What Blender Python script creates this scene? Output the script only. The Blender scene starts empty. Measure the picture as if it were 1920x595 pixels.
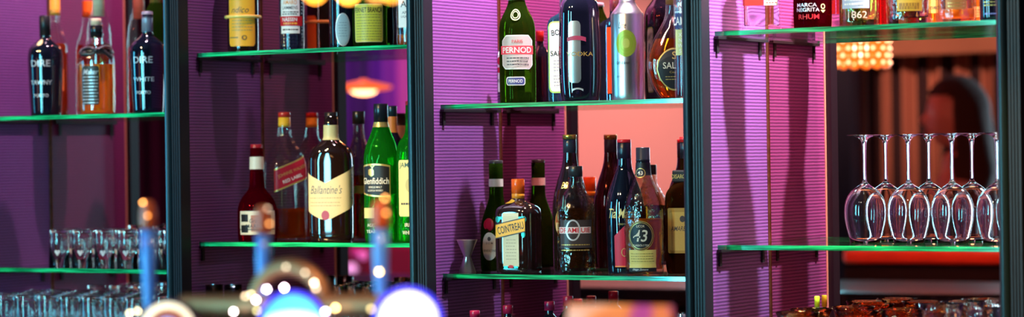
import bpy, bmesh, math, random
from mathutils import Vector, Matrix
from mathutils.geometry import tessellate_polygon
random.seed(7)
C = bpy.context.scene.collection
PI = math.pi

# ------------------------------------------------------------------ camera geometry
EYE = 1.45
FPX = 4800.0
TH = math.radians(31.09)
FW = Vector((-math.sin(TH), math.cos(TH), 0))
RT = Vector((math.cos(TH), math.sin(TH), 0))
CAM = Vector((2.283, -4.812, EYE))

ROLL = .014                      # the photographer held the camera very slightly tilted
def level(px, py):
    return px - ROLL * (py - 297.5), py + ROLL * (px - 960)

def along(px, y, py=297.5):
    """x on the line y = const (y measured towards the room is negative) seen at column px, row py"""
    px = level(px, py)[0]
    d = FW + RT * ((px - 960) / FPX)
    t = (y - CAM.y) / d.y
    return CAM.x + t * d.x

def depth_of(x, y):
    return (Vector((x, y, EYE)) - CAM).dot(FW)

def zat(x, y, py):
    Z = depth_of(x, y); px = 960 + (Vector((x, y, EYE)) - CAM).dot(RT) / Z * FPX
    return EYE - (level(px, py)[1] - 297.5) * Z / FPX

def beyond(px, py, D):
    """point of the room, D metres in front of the mirror wall, that the mirror shows at (px,py)"""
    x = along(px, D, py)
    return Vector((x, -D, zat(x, D, py)))

SHELF_A = (EYE + .116, EYE - .242)      # bays 1 and 3
SHELF_B = (EYE + .247, EYE - .178)      # bays 2 and 4
WORK = EYE - .440
BAY = [-1.947, -1.298, -.649, 0.0]
PITCH = .649

# ------------------------------------------------------------------ materials
MATS = {}
def newmat(name):
    m = bpy.data.materials.new(name); m.use_nodes = True
    nt = m.node_tree
    return m, nt, nt.nodes['Principled BSDF'], nt.nodes['Material Output']

def mat(name, col=(.5, .5, .5), rough=.5, metal=0, trans=0, ior=1.45, coat=0, emit=None, es=0, sheen=0, grain=0, gscale=200, bump=0):
    if name in MATS: return MATS[name]
    m, nt, b, out = newmat(name)
    b.inputs['Base Color'].default_value = (*col, 1)
    b.inputs['Roughness'].default_value = rough
    b.inputs['Metallic'].default_value = metal
    b.inputs['Transmission Weight'].default_value = trans
    b.inputs['IOR'].default_value = ior
    b.inputs['Coat Weight'].default_value = coat
    b.inputs['Coat Roughness'].default_value = .03
    b.inputs['Sheen Weight'].default_value = sheen
    if emit:
        b.inputs['Emission Color'].default_value = (*emit, 1)
        b.inputs['Emission Strength'].default_value = es
    if grain:
        tc = nt.nodes.new('ShaderNodeTexCoord'); n = nt.nodes.new('ShaderNodeTexNoise')
        n.inputs['Scale'].default_value = gscale
        nt.links.new(tc.outputs['Object'], n.inputs['Vector'])
        r = nt.nodes.new('ShaderNodeValToRGB')
        r.color_ramp.elements[0].color = (*[c * (1 - grain) for c in col], 1)
        r.color_ramp.elements[1].color = (*[min(1, c * (1 + grain)) for c in col], 1)
        nt.links.new(n.outputs['Fac'], r.inputs['Fac']); nt.links.new(r.outputs['Color'], b.inputs['Base Color'])
        if bump:
            bp = nt.nodes.new('ShaderNodeBump'); bp.inputs['Strength'].default_value = bump; bp.inputs['Distance'].default_value = .002
            nt.links.new(n.outputs['Fac'], bp.inputs['Height']); nt.links.new(bp.outputs['Normal'], b.inputs['Normal'])
    MATS[name] = m
    return m

def paper(col, rough=.45):
    return mat('paper_%02x%02x%02x' % tuple(int(c * 255) for c in col), col, rough, grain=.06, gscale=400)

def foil(col, rough=.25):
    return mat('foil_%02x%02x%02x' % tuple(int(c * 255) for c in col), col, rough, metal=.8)

def plastic(col, rough=.3):
    return mat('cap_%02x%02x%02x' % tuple(int(c * 255) for c in col), col, rough, coat=.3)

def glassmat(name, col=(1, 1, 1), rough=0.0, ior=1.48, bumps=None):
    if name in MATS: return MATS[name]
    m, nt, b, out = newmat(name)
    nt.nodes.remove(b)
    g = nt.nodes.new('ShaderNodeBsdfGlass'); g.inputs['Color'].default_value = (*col, 1)
    g.inputs['Roughness'].default_value = rough; g.inputs['IOR'].default_value = ior
    nt.links.new(g.outputs[0], out.inputs['Surface'])
    if bumps:
        tc = nt.nodes.new('ShaderNodeTexCoord')
        t = nt.nodes.new('ShaderNodeTexNoise'); t.inputs['Scale'].default_value = bumps[0]; t.inputs['Detail'].default_value = 1
        bp = nt.nodes.new('ShaderNodeBump'); bp.inputs['Strength'].default_value = bumps[1]; bp.inputs['Distance'].default_value = .004
        nt.links.new(tc.outputs['Object'], t.inputs['Vector']); nt.links.new(t.outputs['Fac'], bp.inputs['Height'])
        nt.links.new(bp.outputs['Normal'], g.inputs['Normal'])
    MATS[name] = m
    return m

def tinted(name, col, body=(.5, .5, .5), k=.25, rough=0.0, ior=1.4, bumps=None):
    """coloured bottle glass or spirit: refraction plus some light scattered through"""
    if name in MATS: return MATS[name]
    m = glassmat(name, col, rough, ior, bumps)
    nt = m.node_tree; out = nt.nodes['Material Output']; g = [n for n in nt.nodes if n.type == 'BSDF_GLASS'][0]
    tr = nt.nodes.new('ShaderNodeBsdfTranslucent'); tr.inputs['Color'].default_value = (*body, 1)
    df = nt.nodes.new('ShaderNodeBsdfDiffuse'); df.inputs['Color'].default_value = (*body, 1)
    a = nt.nodes.new('ShaderNodeMixShader'); a.inputs['Fac'].default_value = .4
    nt.links.new(tr.outputs[0], a.inputs[1]); nt.links.new(df.outputs[0], a.inputs[2])
    mx = nt.nodes.new('ShaderNodeMixShader'); mx.inputs['Fac'].default_value = k
    nt.links.new(g.outputs[0], mx.inputs[1]); nt.links.new(a.outputs[0], mx.inputs[2])
    nt.links.new(mx.outputs[0], out.inputs['Surface'])
    return m

def sheetglass(name='sheet_glass', tint=(.9, .97, .94), rough=.04, refl=(.9, .95, .9), bumps=None, base=.04):
    """thin clear glass: light passes straight through, the surface mirrors more at a grazing angle"""
    m, nt, b, out = newmat(name)
    nt.nodes.remove(b)
    lw = nt.nodes.new('ShaderNodeLayerWeight'); lw.inputs['Blend'].default_value = .5
    p = nt.nodes.new('ShaderNodeMath'); p.operation = 'POWER'; p.inputs[1].default_value = 5
    nt.links.new(lw.outputs['Facing'], p.inputs[0])
    q = nt.nodes.new('ShaderNodeMath'); q.operation = 'MULTIPLY_ADD'; q.inputs[1].default_value = .9; q.inputs[2].default_value = base
    nt.links.new(p.outputs[0], q.inputs[0])
    t = nt.nodes.new('ShaderNodeBsdfTransparent'); t.inputs['Color'].default_value = (*tint, 1)
    g = nt.nodes.new('ShaderNodeBsdfGlossy'); g.inputs['Roughness'].default_value = rough; g.inputs['Color'].default_value = (*refl, 1)
    mx = nt.nodes.new('ShaderNodeMixShader')
    nt.links.new(q.outputs[0], mx.inputs['Fac']); nt.links.new(t.outputs[0], mx.inputs[1]); nt.links.new(g.outputs[0], mx.inputs[2])
    nt.links.new(mx.outputs[0], out.inputs['Surface'])
    if bumps:
        tc = nt.nodes.new('ShaderNodeTexCoord')
        n = nt.nodes.new('ShaderNodeTexNoise'); n.inputs['Scale'].default_value = bumps[0]; n.inputs['Detail'].default_value = 1
        bp = nt.nodes.new('ShaderNodeBump'); bp.inputs['Strength'].default_value = bumps[1]; bp.inputs['Distance'].default_value = .004
        nt.links.new(tc.outputs['Object'], n.inputs['Vector']); nt.links.new(n.outputs['Fac'], bp.inputs['Height'])
        nt.links.new(bp.outputs['Normal'], g.inputs['Normal']); nt.links.new(bp.outputs['Normal'], lw.inputs['Normal'])
    return m

def edgeglass():
    m, nt, b, out = newmat('shelf_edge_glass')
    b.inputs['Base Color'].default_value = (.0, .50, .27, 1)
    b.inputs['Roughness'].default_value = .12
    b.inputs['Coat Weight'].default_value = .6
    tc = nt.nodes.new('ShaderNodeTexCoord'); mp = nt.nodes.new('ShaderNodeMapping'); mp.inputs['Scale'].default_value = (9, 9, 260)
    n = nt.nodes.new('ShaderNodeTexNoise'); n.inputs['Scale'].default_value = 1; n.inputs['Detail'].default_value = 3
    r = nt.nodes.new('ShaderNodeValToRGB')
    r.color_ramp.elements[0].position = .38; r.color_ramp.elements[0].color = (0, .15, .05, 1)
    r.color_ramp.elements[1].position = .66; r.color_ramp.elements[1].color = (.02, .85, .32, 1)
    nt.links.new(tc.outputs['Object'], mp.inputs[0]); nt.links.new(mp.outputs[0], n.inputs['Vector'])
    nt.links.new(n.outputs['Fac'], r.inputs['Fac']); nt.links.new(r.outputs['Color'], b.inputs['Base Color'])
    return m

def ribbed_fabric():
    m, nt, b, out = newmat('ribbed_purple_fabric')
    tc = nt.nodes.new('ShaderNodeTexCoord')
    sep = nt.nodes.new('ShaderNodeSeparateXYZ'); nt.links.new(tc.outputs['Object'], sep.inputs[0])
    n = nt.nodes.new('ShaderNodeTexNoise'); n.inputs['Scale'].default_value = 60; n.inputs['Detail'].default_value = 4
    nt.links.new(tc.outputs['Object'], n.inputs['Vector'])
    w = nt.nodes.new('ShaderNodeMath'); w.operation = 'MULTIPLY_ADD'; w.inputs[1].default_value = 1.3
    ml = nt.nodes.new('ShaderNodeMath'); ml.operation = 'MULTIPLY'; ml.inputs[1].default_value = 2 * PI / .0069
    nt.links.new(sep.outputs['Z'], ml.inputs[0]); nt.links.new(n.outputs['Fac'], w.inputs[0]); nt.links.new(ml.outputs[0], w.inputs[2])
    s = nt.nodes.new('ShaderNodeMath'); s.operation = 'SINE'; nt.links.new(w.outputs[0], s.inputs[0])
    r = nt.nodes.new('ShaderNodeMapRange'); r.inputs[1].default_value = -1; r.inputs[2].default_value = 1
    nt.links.new(s.outputs[0], r.inputs[0])
    n2 = nt.nodes.new('ShaderNodeTexNoise'); n2.inputs['Scale'].default_value = 500; nt.links.new(tc.outputs['Object'], n2.inputs['Vector'])
    ad = nt.nodes.new('ShaderNodeMath'); ad.operation = 'MULTIPLY_ADD'; ad.inputs[1].default_value = .5
    nt.links.new(n2.outputs['Fac'], ad.inputs[0]); nt.links.new(r.outputs[0], ad.inputs[2])
    cr = nt.nodes.new('ShaderNodeValToRGB')
    cr.color_ramp.elements[0].position = .15; cr.color_ramp.elements[0].color = (.050, .009, .070, 1)
    cr.color_ramp.elements[1].position = .95; cr.color_ramp.elements[1].color = (.205, .056, .255, 1)
    nt.links.new(ad.outputs[0], cr.inputs['Fac']); nt.links.new(cr.outputs['Color'], b.inputs['Base Color'])
    bp = nt.nodes.new('ShaderNodeBump'); bp.inputs['Strength'].default_value = .16; bp.inputs['Distance'].default_value = .002
    nt.links.new(ad.outputs[0], bp.inputs['Height']); nt.links.new(bp.outputs['Normal'], b.inputs['Normal'])
    b.inputs['Roughness'].default_value = .55
    return m

def mirrormat():
    m, nt, b, out = newmat('rose_mirror')
    nt.nodes.remove(b)
    g = nt.nodes.new('ShaderNodeBsdfGlossy'); g.inputs['Color'].default_value = (.90, .43, .40, 1); g.inputs['Roughness'].default_value = 0.0
    nt.links.new(g.outputs[0], out.inputs['Surface'])
    return m

def stripes(name, cols, scale, axis='X', rough=.8, wobble=.4, vert=0.0):
    """irregular bands of colour along an axis (curtain cloth, wooden slats)"""
    m, nt, b, out = newmat(name)
    tc = nt.nodes.new('ShaderNodeTexCoord'); mp = nt.nodes.new('ShaderNodeMapping')
    sc = [vert, vert, vert]; sc['XYZ'.index(axis)] = scale
    mp.inputs['Scale'].default_value = sc
    n = nt.nodes.new('ShaderNodeTexNoise'); n.inputs['Scale'].default_value = 1; n.inputs['Detail'].default_value = 2; n.inputs['Roughness'].default_value = wobble
    r = nt.nodes.new('ShaderNodeValToRGB')
    els = r.color_ramp.elements
    els[0].position = cols[0][0]; els[0].color = (*cols[0][1], 1)
    els[1].position = cols[-1][0]; els[1].color = (*cols[-1][1], 1)
    for p, c in cols[1:-1]:
        e = els.new(p); e.color = (*c, 1)
    nt.links.new(tc.outputs['Object'], mp.inputs[0]); nt.links.new(mp.outputs[0], n.inputs['Vector'])
    nt.links.new(n.outputs['Fac'], r.inputs['Fac']); nt.links.new(r.outputs['Color'], b.inputs['Base Color'])
    b.inputs['Roughness'].default_value = rough
    return m

M_SHEET = sheetglass(); M_EDGE = edgeglass(); M_FAB = ribbed_fabric(); M_MIR = mirrormat()
M_POST = mat('black_lacquer', (.008, .010, .016), .22, coat=.5, grain=.5, gscale=30)
M_SEAT = mat('dark_maroon_leather', (.010, .003, .006), .9)
M_WOODD = mat('dark_stained_wood', (.018, .012, .016), .35, coat=.2, grain=.4, gscale=25)
M_CLEAR = glassmat('clear_glass', (.99, .99, .99), 0, 1.46)
M_CLEARB = glassmat('pressed_clear_glass', (.98, .98, .97), 0, 1.48, (110, .16))
M_SHELL = sheetglass('bottle_glass', (.97, .97, .96), .02, (1, 1, 1), base=.05)
M_SHELLB = sheetglass('pressed_bottle_glass', (.84, .78, .70), .03, (1, 1, 1), (95, .6), .07)
M_BLACKG = mat('near_black_glass', (.004, .005, .012), .04, coat=1)
M_BROWNG = mat('very_dark_brown_glass', (.012, .005, .004), .05, coat=1)
M_GREENDK = tinted('deep_olive_glass', (.16, .30, .03), (.03, .07, .006), .35)
M_GREEN = tinted('bright_green_glass', (.12, .88, .16), (.02, .45, .03), .30, bumps=(35, .6))
M_CHROME = mat('chrome', (.8, .8, .82), .1, metal=1)
M_STEEL = mat('brushed_steel', (.75, .70, .66), .3, metal=1)
M_BRASS = mat('aged_brass', (.36, .17, .08), .5, metal=.8)

# ------------------------------------------------------------------ object helpers
def link(name, bm_or_me, mats, parent=None, smooth=True, bevel=0):
    if isinstance(bm_or_me, bmesh.types.BMesh):
        me = bpy.data.meshes.new(name); bm_or_me.to_mesh(me); bm_or_me.free()
    else: me = bm_or_me
    if not isinstance(mats, (list, tuple)): mats = [mats]
    for m in mats: me.materials.append(m)
    if smooth: me.polygons.foreach_set('use_smooth', [True] * len(me.polygons))
    o = bpy.data.objects.new(name, me); C.objects.link(o)
    if parent is not None: o.parent = parent
    if bevel:
        b = o.modifiers.new('bevel', 'BEVEL'); b.width = bevel; b.segments = 2; b.limit_method = 'ANGLE'
    return o

def thing(name, label, cat, loc=(0, 0, 0), rz=0, group=None):
    o = bpy.data.objects.new(name, None); C.objects.link(o)
    o.empty_display_size = .02
    o.location = loc; o.rotation_euler = (0, 0, rz)
    return tag(o, label, cat, group)

def tag(o, label, cat, group=None):
    o['label'] = label; o['category'] = cat
    if group: o['group'] = group
    return o

def struct(o):
    o['kind'] = 'structure'; return o

def add_box(bm, x0, x1, y0, y1, z0, z1, mi=0):
    v = [bm.verts.new(p) for p in [(x0, y0, z0), (x1, y0, z0), (x1, y1, z0), (x0, y1, z0), (x0, y0, z1), (x1, y0, z1), (x1, y1, z1), (x0, y1, z1)]]
    fs = []
    for q in [(0, 3, 2, 1), (4, 5, 6, 7), (0, 1, 5, 4), (1, 2, 6, 5), (2, 3, 7, 6), (3, 0, 4, 7)]:
        f = bm.faces.new([v[i] for i in q]); f.material_index = mi; fs.append(f)
    return fs

def boxo(name, x0, x1, y0, y1, z0, z1, m, parent=None, bevel=0):
    bm = bmesh.new(); add_box(bm, x0, x1, y0, y1, z0, z1)
    return link(name, bm, m, parent, smooth=False, bevel=bevel)

def add_lathe(bm, prof, seg=40, mi=0, cx=0, cy=0, close=True):
    """prof: (r,z) list bottom to top (r=0 ends are closed to a point)"""
    rings = []
    for r, z in prof:
        if r < 1e-6: rings.append([bm.verts.new((cx, cy, z))])
        else: rings.append([bm.verts.new((cx + r * math.sin(2 * PI * i / seg), cy - r * math.cos(2 * PI * i / seg), z)) for i in range(seg)])
    for a, b in zip(rings, rings[1:]):
        for i in range(seg):
            j = (i + 1) % seg
            if len(a) == 1 and len(b) == 1: continue
            if len(a) == 1: vs = [a[0], b[j], b[i]]
            elif len(b) == 1: vs = [a[i], a[j], b[0]]
            else: vs = [a[i], a[j], b[j], b[i]]
            try: f = bm.faces.new(vs); f.material_index = mi
            except ValueError: pass

def chaikin(pts, it=2):
    """corner cutting; a point given twice in a row stays sharp"""
    for _ in range(it):
        out = [pts[0]]
        n = len(pts)
        for i in range(n - 1):
            a, b = pts[i], pts[i + 1]
            if a == b:
                out += [a, b]; continue
            sa = i == 0 or pts[i - 1] == a
            sb = i == n - 2 or pts[i + 2] == b
            if not sa: out.append(tuple(.75 * p + .25 * q for p, q in zip(a, b)))
            if not sb: out.append(tuple(.25 * p + .75 * q for p, q in zip(a, b)))
        out.append(pts[-1])
        pts = out
    res = [pts[0]]
    for p in pts[1:]:
        if p != res[-1]: res.append(p)
    return res

class Body:
    """a bottle body: profile (r,z,k) and a cross section that goes from a circle (k=0) to a rounded box (k=1)"""
    def __init__(s, prof, shape=(1, 1, 2), it=2):
        s.p = chaikin([tuple(q) if len(q) == 3 else (*q, 1.0) for q in prof], it)
        s.a, s.b, s.n = shape
        N = 720; s.th = []; s.arc = []
        s.R = max(q[0] for q in s.p)
        L = 0; prev = None
        for i in range(N + 1):
            t = -PI + 2 * PI * i / N
            k = s.sec(t) * s.R; pt = (k * math.sin(t), -k * math.cos(t))
            if prev: L += math.hypot(pt[0] - prev[0], pt[1] - prev[1])
            s.th.append(t); s.arc.append(L); prev = pt
        mid = s.arc[N // 2]; s.arc = [q - mid for q in s.arc]; s.half = s.arc[-1]
    def sec(s, t):
        return (abs(math.sin(t) / s.a) ** s.n + abs(math.cos(t) / s.b) ** s.n) ** (-1 / s.n)
    def ang(s, u):
        lo, hi = 0, len(s.arc) - 1
        u = max(s.arc[0], min(s.arc[-1], u))
        while hi - lo > 1:
            m = (lo + hi) // 2
            if s.arc[m] <= u: lo = m
            else: hi = m
        f = (u - s.arc[lo]) / max(1e-9, s.arc[hi] - s.arc[lo])
        return s.th[lo] * (1 - f) + s.th[hi] * f
    def rk(s, z):
        for (r0, z0, k0), (r1, z1, k1) in zip(s.p, s.p[1:]):
            if z0 <= z <= z1 and z1 > z0 and r0 > 0:
                f = (z - z0) / (z1 - z0); return r0 + (r1 - r0) * f, k0 + (k1 - k0) * f
        return s.p[-2][0], s.p[-2][2]
    def pt(s, t, r, k, z, lift=0):
        q = r * (1 + (s.sec(t) - 1) * k) + lift
        return (q * math.sin(t), -q * math.cos(t), z)
    def on(s, u, z, lift, rfix=None):
        t = s.ang(u); r, k = s.rk(z)
        if rfix: t = u / rfix
        return s.pt(t, r, k, z, lift)
    def mesh(s, bm, off=0, zlo=None, zhi=None, flip=False, mi=0, seg=56, dz=0):
        pr = []
        for r, z, k in s.p:
            pr.append((max(0, r - off), z, k))
        if off:   # keep the inside clear of the base and the top
            z0 = s.p[0][1] + max(off, dz); z1 = s.p[-1][1] - off
            pr = [(0, z0, 1)] + [(r, max(z, z0), k) for r, z, k in pr if r > 0 and z < z1] + [(0, z1, 0)]
        if zhi is not None:
            cut = []
            for q in pr:
                if q[1] < zhi and (cut or True): cut.append(q)
                else: break
            r, k = s.rk(zhi); cut.append((max(.0005, r - off), zhi, k)); cut.append((0, zhi, k)); pr = cut
        rings = []
        for r, z, k in pr:
            if r < 1e-6: rings.append([bm.verts.new((0, 0, z))])
            else: rings.append([bm.verts.new(s.pt(2 * PI * i / seg, r, k, z)) for i in range(seg)])
        for a, b in zip(rings, rings[1:]):
            for i in range(seg):
                j = (i + 1) % seg
                if len(a) == 1 and len(b) == 1: continue
                if len(a) == 1: vs = [a[0], b[j], b[i]]
                elif len(b) == 1: vs = [a[i], a[j], b[0]]
                else: vs = [a[i], a[j], b[j], b[i]]
                if flip: vs = vs[::-1]
                f = bm.faces.new(vs); f.material_index = mi

# ------------------------------------------------------------------ labels wrapped on bottles
TXT = {}
def text_polys(s, bold=0.0, shear=0.0, space=1.0):
    key = (s, bold, shear, space)
    if key in TXT: return TXT[key]
    cu = bpy.data.curves.new('t', 'FONT'); cu.body = s; cu.size = 1; cu.offset = bold * .45; cu.shear = shear
    cu.space_character = space; cu.align_x = 'CENTER'; cu.align_y = 'CENTER'; cu.resolution_u = 3
    o = bpy.data.objects.new('t', cu); C.objects.link(o)
    dg = bpy.context.evaluated_depsgraph_get(); dg.update()
    me = bpy.data.meshes.new_from_object(o.evaluated_get(dg))
    vs = [tuple(v.co[:2]) for v in me.vertices]; fs = [tuple(p.vertices) for p in me.polygons]
    bpy.data.objects.remove(o); bpy.data.curves.remove(cu); bpy.data.meshes.remove(me)
    if vs:
        cy = (max(v[1] for v in vs) + min(v[1] for v in vs)) / 2; cx = (max(v[0] for v in vs) + min(v[0] for v in vs)) / 2
        w = max(v[0] for v in vs) - min(v[0] for v in vs); h = max(v[1] for v in vs) - min(v[1] for v in vs)
        vs = [((x - cx), (y - cy)) for x, y in vs]
    TXT[key] = (vs, fs, w, h)
    return TXT[key]

class Label:
    """shapes drawn on a body in units of `s` metres; u runs round the body to the right, v is the height above the base"""
    def __init__(L, body, s, rfix=None, lift=.0004, seg_u=2.0):
        L.b = body; L.s = s; L.bm = bmesh.new(); L.mats = []; L.n = 0; L.rfix = rfix; L.l0 = lift; L.g = seg_u
    def mi(L, m):
        if m not in L.mats: L.mats.append(m)
        return L.mats.index(m)
    def vert(L, u, v, lift):
        if L.b is None: return L.bm.verts.new((u * L.s, -lift, v * L.s))
        return L.bm.verts.new(L.b.on(u * L.s, v * L.s, lift, L.rfix))
    def strip(L, m, u0, u1, top, bot, nu=None, nv=None):
        L.n += 1; lift = L.l0 + L.n * .00016; k = L.mi(m)
        nu = nu or max(2, int(abs(u1 - u0) / L.g) + 1)
        cols = []
        for i in range(nu + 1):
            u = u0 + (u1 - u0) * i / nu; t = top(u); b = bot(u)
            nvv = nv or 6
            cols.append([L.vert(u, b + (t - b) * j / nvv, lift) for j in range(nvv + 1)])
        for a, b in zip(cols, cols[1:]):
            for j in range(len(a) - 1):
                f = L.bm.faces.new([a[j], b[j], b[j + 1], a[j + 1]]); f.material_index = k
        return L
    def rect(L, m, u0, u1, v0, v1, c=0):
        """c: corner radius"""
        def off(u):
            d = min(u - u0, u1 - u)
            if c <= 0 or d >= c: return 0
            d = max(0, d); return c - math.sqrt(max(0, c * c - (c - d) ** 2))
        return L.strip(m, u0, u1, lambda u: v1 - off(u), lambda u: v0 + off(u), nu=max(4, int((u1 - u0) / L.g), 14 if c else 0), nv=max(2, int((v1 - v0) / 6)))
    def ell(L, m, cu, cv, ru, rv):
        q = lambda u: rv * math.sqrt(max(0, 1 - ((u - cu) / ru) ** 2))
        return L.strip(m, cu - ru * .999, cu + ru * .999, lambda u: cv + q(u), lambda u: cv - q(u), nu=22)
    def ring(L, m, cu, cv, ru, rv, w):
        L.n += 1; lift = L.l0 + L.n * .00016; k = L.mi(m); N = 40; a = []; b = []
        for i in range(N):
            t = 2 * PI * i / N
            a.append(L.vert(cu + ru * math.cos(t), cv + rv * math.sin(t), lift)); b.append(L.vert(cu + (ru - w) * math.cos(t), cv + (rv - w) * math.sin(t), lift))
        for i in range(N):
            j = (i + 1) % N; f = L.bm.faces.new([a[i], a[j], b[j], b[i]]); f.material_index = k
        return L
    def frame(L, m, u0, u1, v0, v1, w):
        L.rect(m, u0, u1, v1 - w, v1); L.n -= 1; L.rect(m, u0, u1, v0, v0 + w); L.n -= 1
        L.rect(m, u0, u0 + w, v0, v1); L.n -= 1; L.rect(m, u1 - w, u1, v0, v1)
        return L
    def text(L, m, s, cu, cv, h, w=None, bold=.012, shear=0, rot=0, space=1.0):
        vs, fs, tw, th = text_polys(s, bold, shear, space)
        L.n += 1; lift = L.l0 + L.n * .00016; k = L.mi(m)
        sy = h / th; sx = (w / tw) if w else sy
        c, sn = math.cos(rot), math.sin(rot)
        nv = []
        for x, y in vs:
            x *= sx; y *= sy
            nv.append(L.vert(cu + x * c - y * sn, cv + x * sn + y * c, lift))
        for f in fs:
            try: q = L.bm.faces.new([nv[i] for i in f]); q.material_index = k
            except ValueError: pass
        return L
    def lines(L, m, u0, u1, vs, h=1.0, seed=1):
        """lines of small print"""
        rnd = random.Random(seed)
        for v in vs:
            u = u0 + rnd.uniform(0, 2)
            while u < u1 - 2:
                w = rnd.uniform(2, 6); w = min(w, u1 - u)
                L.rect(m, u, u + w, v - h / 2, v + h / 2); L.n -= 1
                u += w + 1.1
        L.n += 1
        return L
    def done(L, name, parent):
        return link(name, L.bm, L.mats, parent, smooth=False)

# ------------------------------------------------------------------ bottle builder
SPOT = {}
def to_cam(x, y):
    d = Vector((CAM.x - x, CAM.y - y))
    return math.atan2(d.x, -d.y)         # rotation that turns local -Y towards the camera

class Bottle:
    def __init__(s, name, label, px, depth, z, top=None, hw=30, H=None, base=None, prof=None, shape=(1, 1, 2), glass=None, inner=False,
                 liquid=None, level=None, twist=0, seg=56, thick=.0028, group=None, cat='bottle', foot=None):
        x = along(px, -depth, 297.5 + (EYE - z - (.11 if z > WORK + .01 else .05)) * FPX / 5.4); s.Z = depth_of(x, -depth); s.s = s.Z / FPX
        s.z = z
        if H is None: H = zat(x, -depth, top) - z
        s.H = H; s.R = hw * s.s
        s.root = thing(name, label, cat, (x, -depth, z + .0004), to_cam(x, -depth) + math.radians(twist), group)
        s.body = Body([((q[0] * s.R), q[1] * H, *(q[2:] or (1.0,))) for q in prof], shape)
        bm = bmesh.new(); s.body.mesh(bm, seg=seg)
        if inner: s.body.mesh(bm, off=thick, flip=True, seg=seg, dz=foot or 0)
        s.glass = link('glass_body', bm, glass, s.root)
        if liquid is not None:
            bm = bmesh.new(); s.body.mesh(bm, off=thick + .0003, zhi=level * H, seg=seg, dz=foot or 0)
            s.liq = link('liquid', bm, liquid, s.root)
        s.hp = H / s.s
    def L(s, **k): return Label(s.body, s.s, **k)
    def cap(s, r, z0, z1, m, rings=0, name='cap', taper=1.0, seg=32):
        """r in px, z in fractions of the height"""
        R = r * s.s; a, b = z0 * s.H, z1 * s.H; e = .0012
        pr = [(R * .8, a), (R, a), (R * taper, b - e), (R * taper - e, b), (0, b)]
        if rings:
            pr = [(R * .8, a), (R, a)]
            for i in range(rings):
                zz = a + (b - a) * (.15 + .12 * i); pr += [(R, zz), (R * 1.06, zz + .001), (R, zz + .002)]
            pr += [(R * taper, b - e), (R * taper - e, b), (0, b)]
        bm = bmesh.new(); add_lathe(bm, pr, seg)
        o = link(name, bm, m, s.root)
        o.data.polygons.foreach_set('use_smooth', [abs(p.normal.z) < .8 for p in o.data.polygons])
        return o
    def sleeve(s, z0, z1, m, off=.0007, name='neck_label', extra=None):
        """a sleeve that follows the glass from height z0 to z1 (fractions)"""
        a, b = z0 * s.H, z1 * s.H
        zs = [a] + [q[1] for q in s.body.p if a < q[1] < b] + [b]
        bm = bmesh.new(); N = 40; rings = []
        for z in zs:
            r, k = s.body.rk(z); rings.append([bm.verts.new(s.body.pt(2 * PI * i / N, r, k, z, off)) for i in range(N)])
        for p, q in zip(rings, rings[1:]):
            for i in range(N):
                j = (i + 1) % N; bm.faces.new([p[i], p[j], q[j], q[i]])
        return link(name, bm, m, s.root)

def P_(*a): return [tuple(q) for q in a]
# profiles: (radius / R, height / H [, k])
BORDEAUX = P_((0, 0), (.0, 0), (.93, 0), (.93, 0), (1, .02), (1, .60), (1, .60), (.98, .67, .9), (.70, .745, .4), (.38, .80, 0), (.34, .84, 0), (.34, .97, 0), (.34, .97, 0), (.0, .97, 0))
PORT = P_((0, 0), (0, 0), (.84, 0), (.84, 0), (.88, .02), (1, .52), (1, .60), (.93, .68), (.55, .735), (.31, .77), (.30, .80), (.31, .97), (.31, .97), (0, .97))
TALLN = P_((0, 0), (0, 0), (.94, 0), (.94, 0), (1, .02), (1, .50), (1, .56), (.86, .66), (.52, .75), (.36, .83), (.34, .97), (.34, .97), (0, .97))

WHITE = paper((.85, .83, .78)); BLACKP = paper((.01, .01, .012)); GOLD = mat('gold_print', (.75, .52, .16), .3, metal=.6)
CREAM = paper((.72, .66, .50)); REDP = paper((.55, .01, .02)); DKTXT = paper((.06, .05, .05)); YEL = paper((.85, .52, .06))
SILV = mat('silver_print', (.7, .7, .72), .35, metal=.5)
LIQ_AMBER = tinted('amber_spirit', (.92, .36, .05), (.80, .26, .03), .35, ior=1.34)
LIQ_GOLD = tinted('golden_spirit', (.95, .52, .09), (.95, .38, .04), .3, ior=1.34)
LIQ_RED = tinted('deep_red_liqueur', (.62, .02, .02), (.40, .01, .01), .3, ior=1.34)
LIQ_ORANGE = tinted('reddish_brown_spirit', (.80, .18, .03), (.6, .10, .015), .35, ior=1.34)
LIQ_CLEAR = glassmat('clear_spirit', (.98, .98, .96), 0, 1.33)

SB = 'bottles on the high shelf of the '

# ================================================================== BAY 1, upper shelf
z = SHELF_A[0]
def port(px, label, cap, words, hw, top):
    b = Bottle('port_bottle', label, px, .19, z, top=top, hw=hw, prof=PORT, glass=M_BLACKG, twist=-14)
    b.cap(10.5, .80, 1.0, cap, name='capsule')
    hp = b.hp
    for w_, v_, h_, l_ in (('DIRE', .52, 12, 38), (words, .33, 8, 44), ('PORTO', .20, 6, 30)):
        b.L().text(SILV, w_, -2, v_ * hp, h_, l_, bold=.02).done('white_lettering', b.root)
    return b
b = port(85, 'black port bottle lettered TAWNY with small gold tag, leftmost on its shelf', mat('matt_black_capsule', (.012, .012, .014), .4), 'TAWNY', 33, 30)
L = Label(b.body, b.s); L.ell(paper((.75, .65, .3)), -8, .73 * b.hp, 8, 6); L.done('neck_tag', b.root)
b = port(277, 'black port bottle lettered WHITE with a silver grey capsule', mat('grey_capsule', (.30, .31, .38), .35, metal=.3), 'WHITE', 34, 22)
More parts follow.
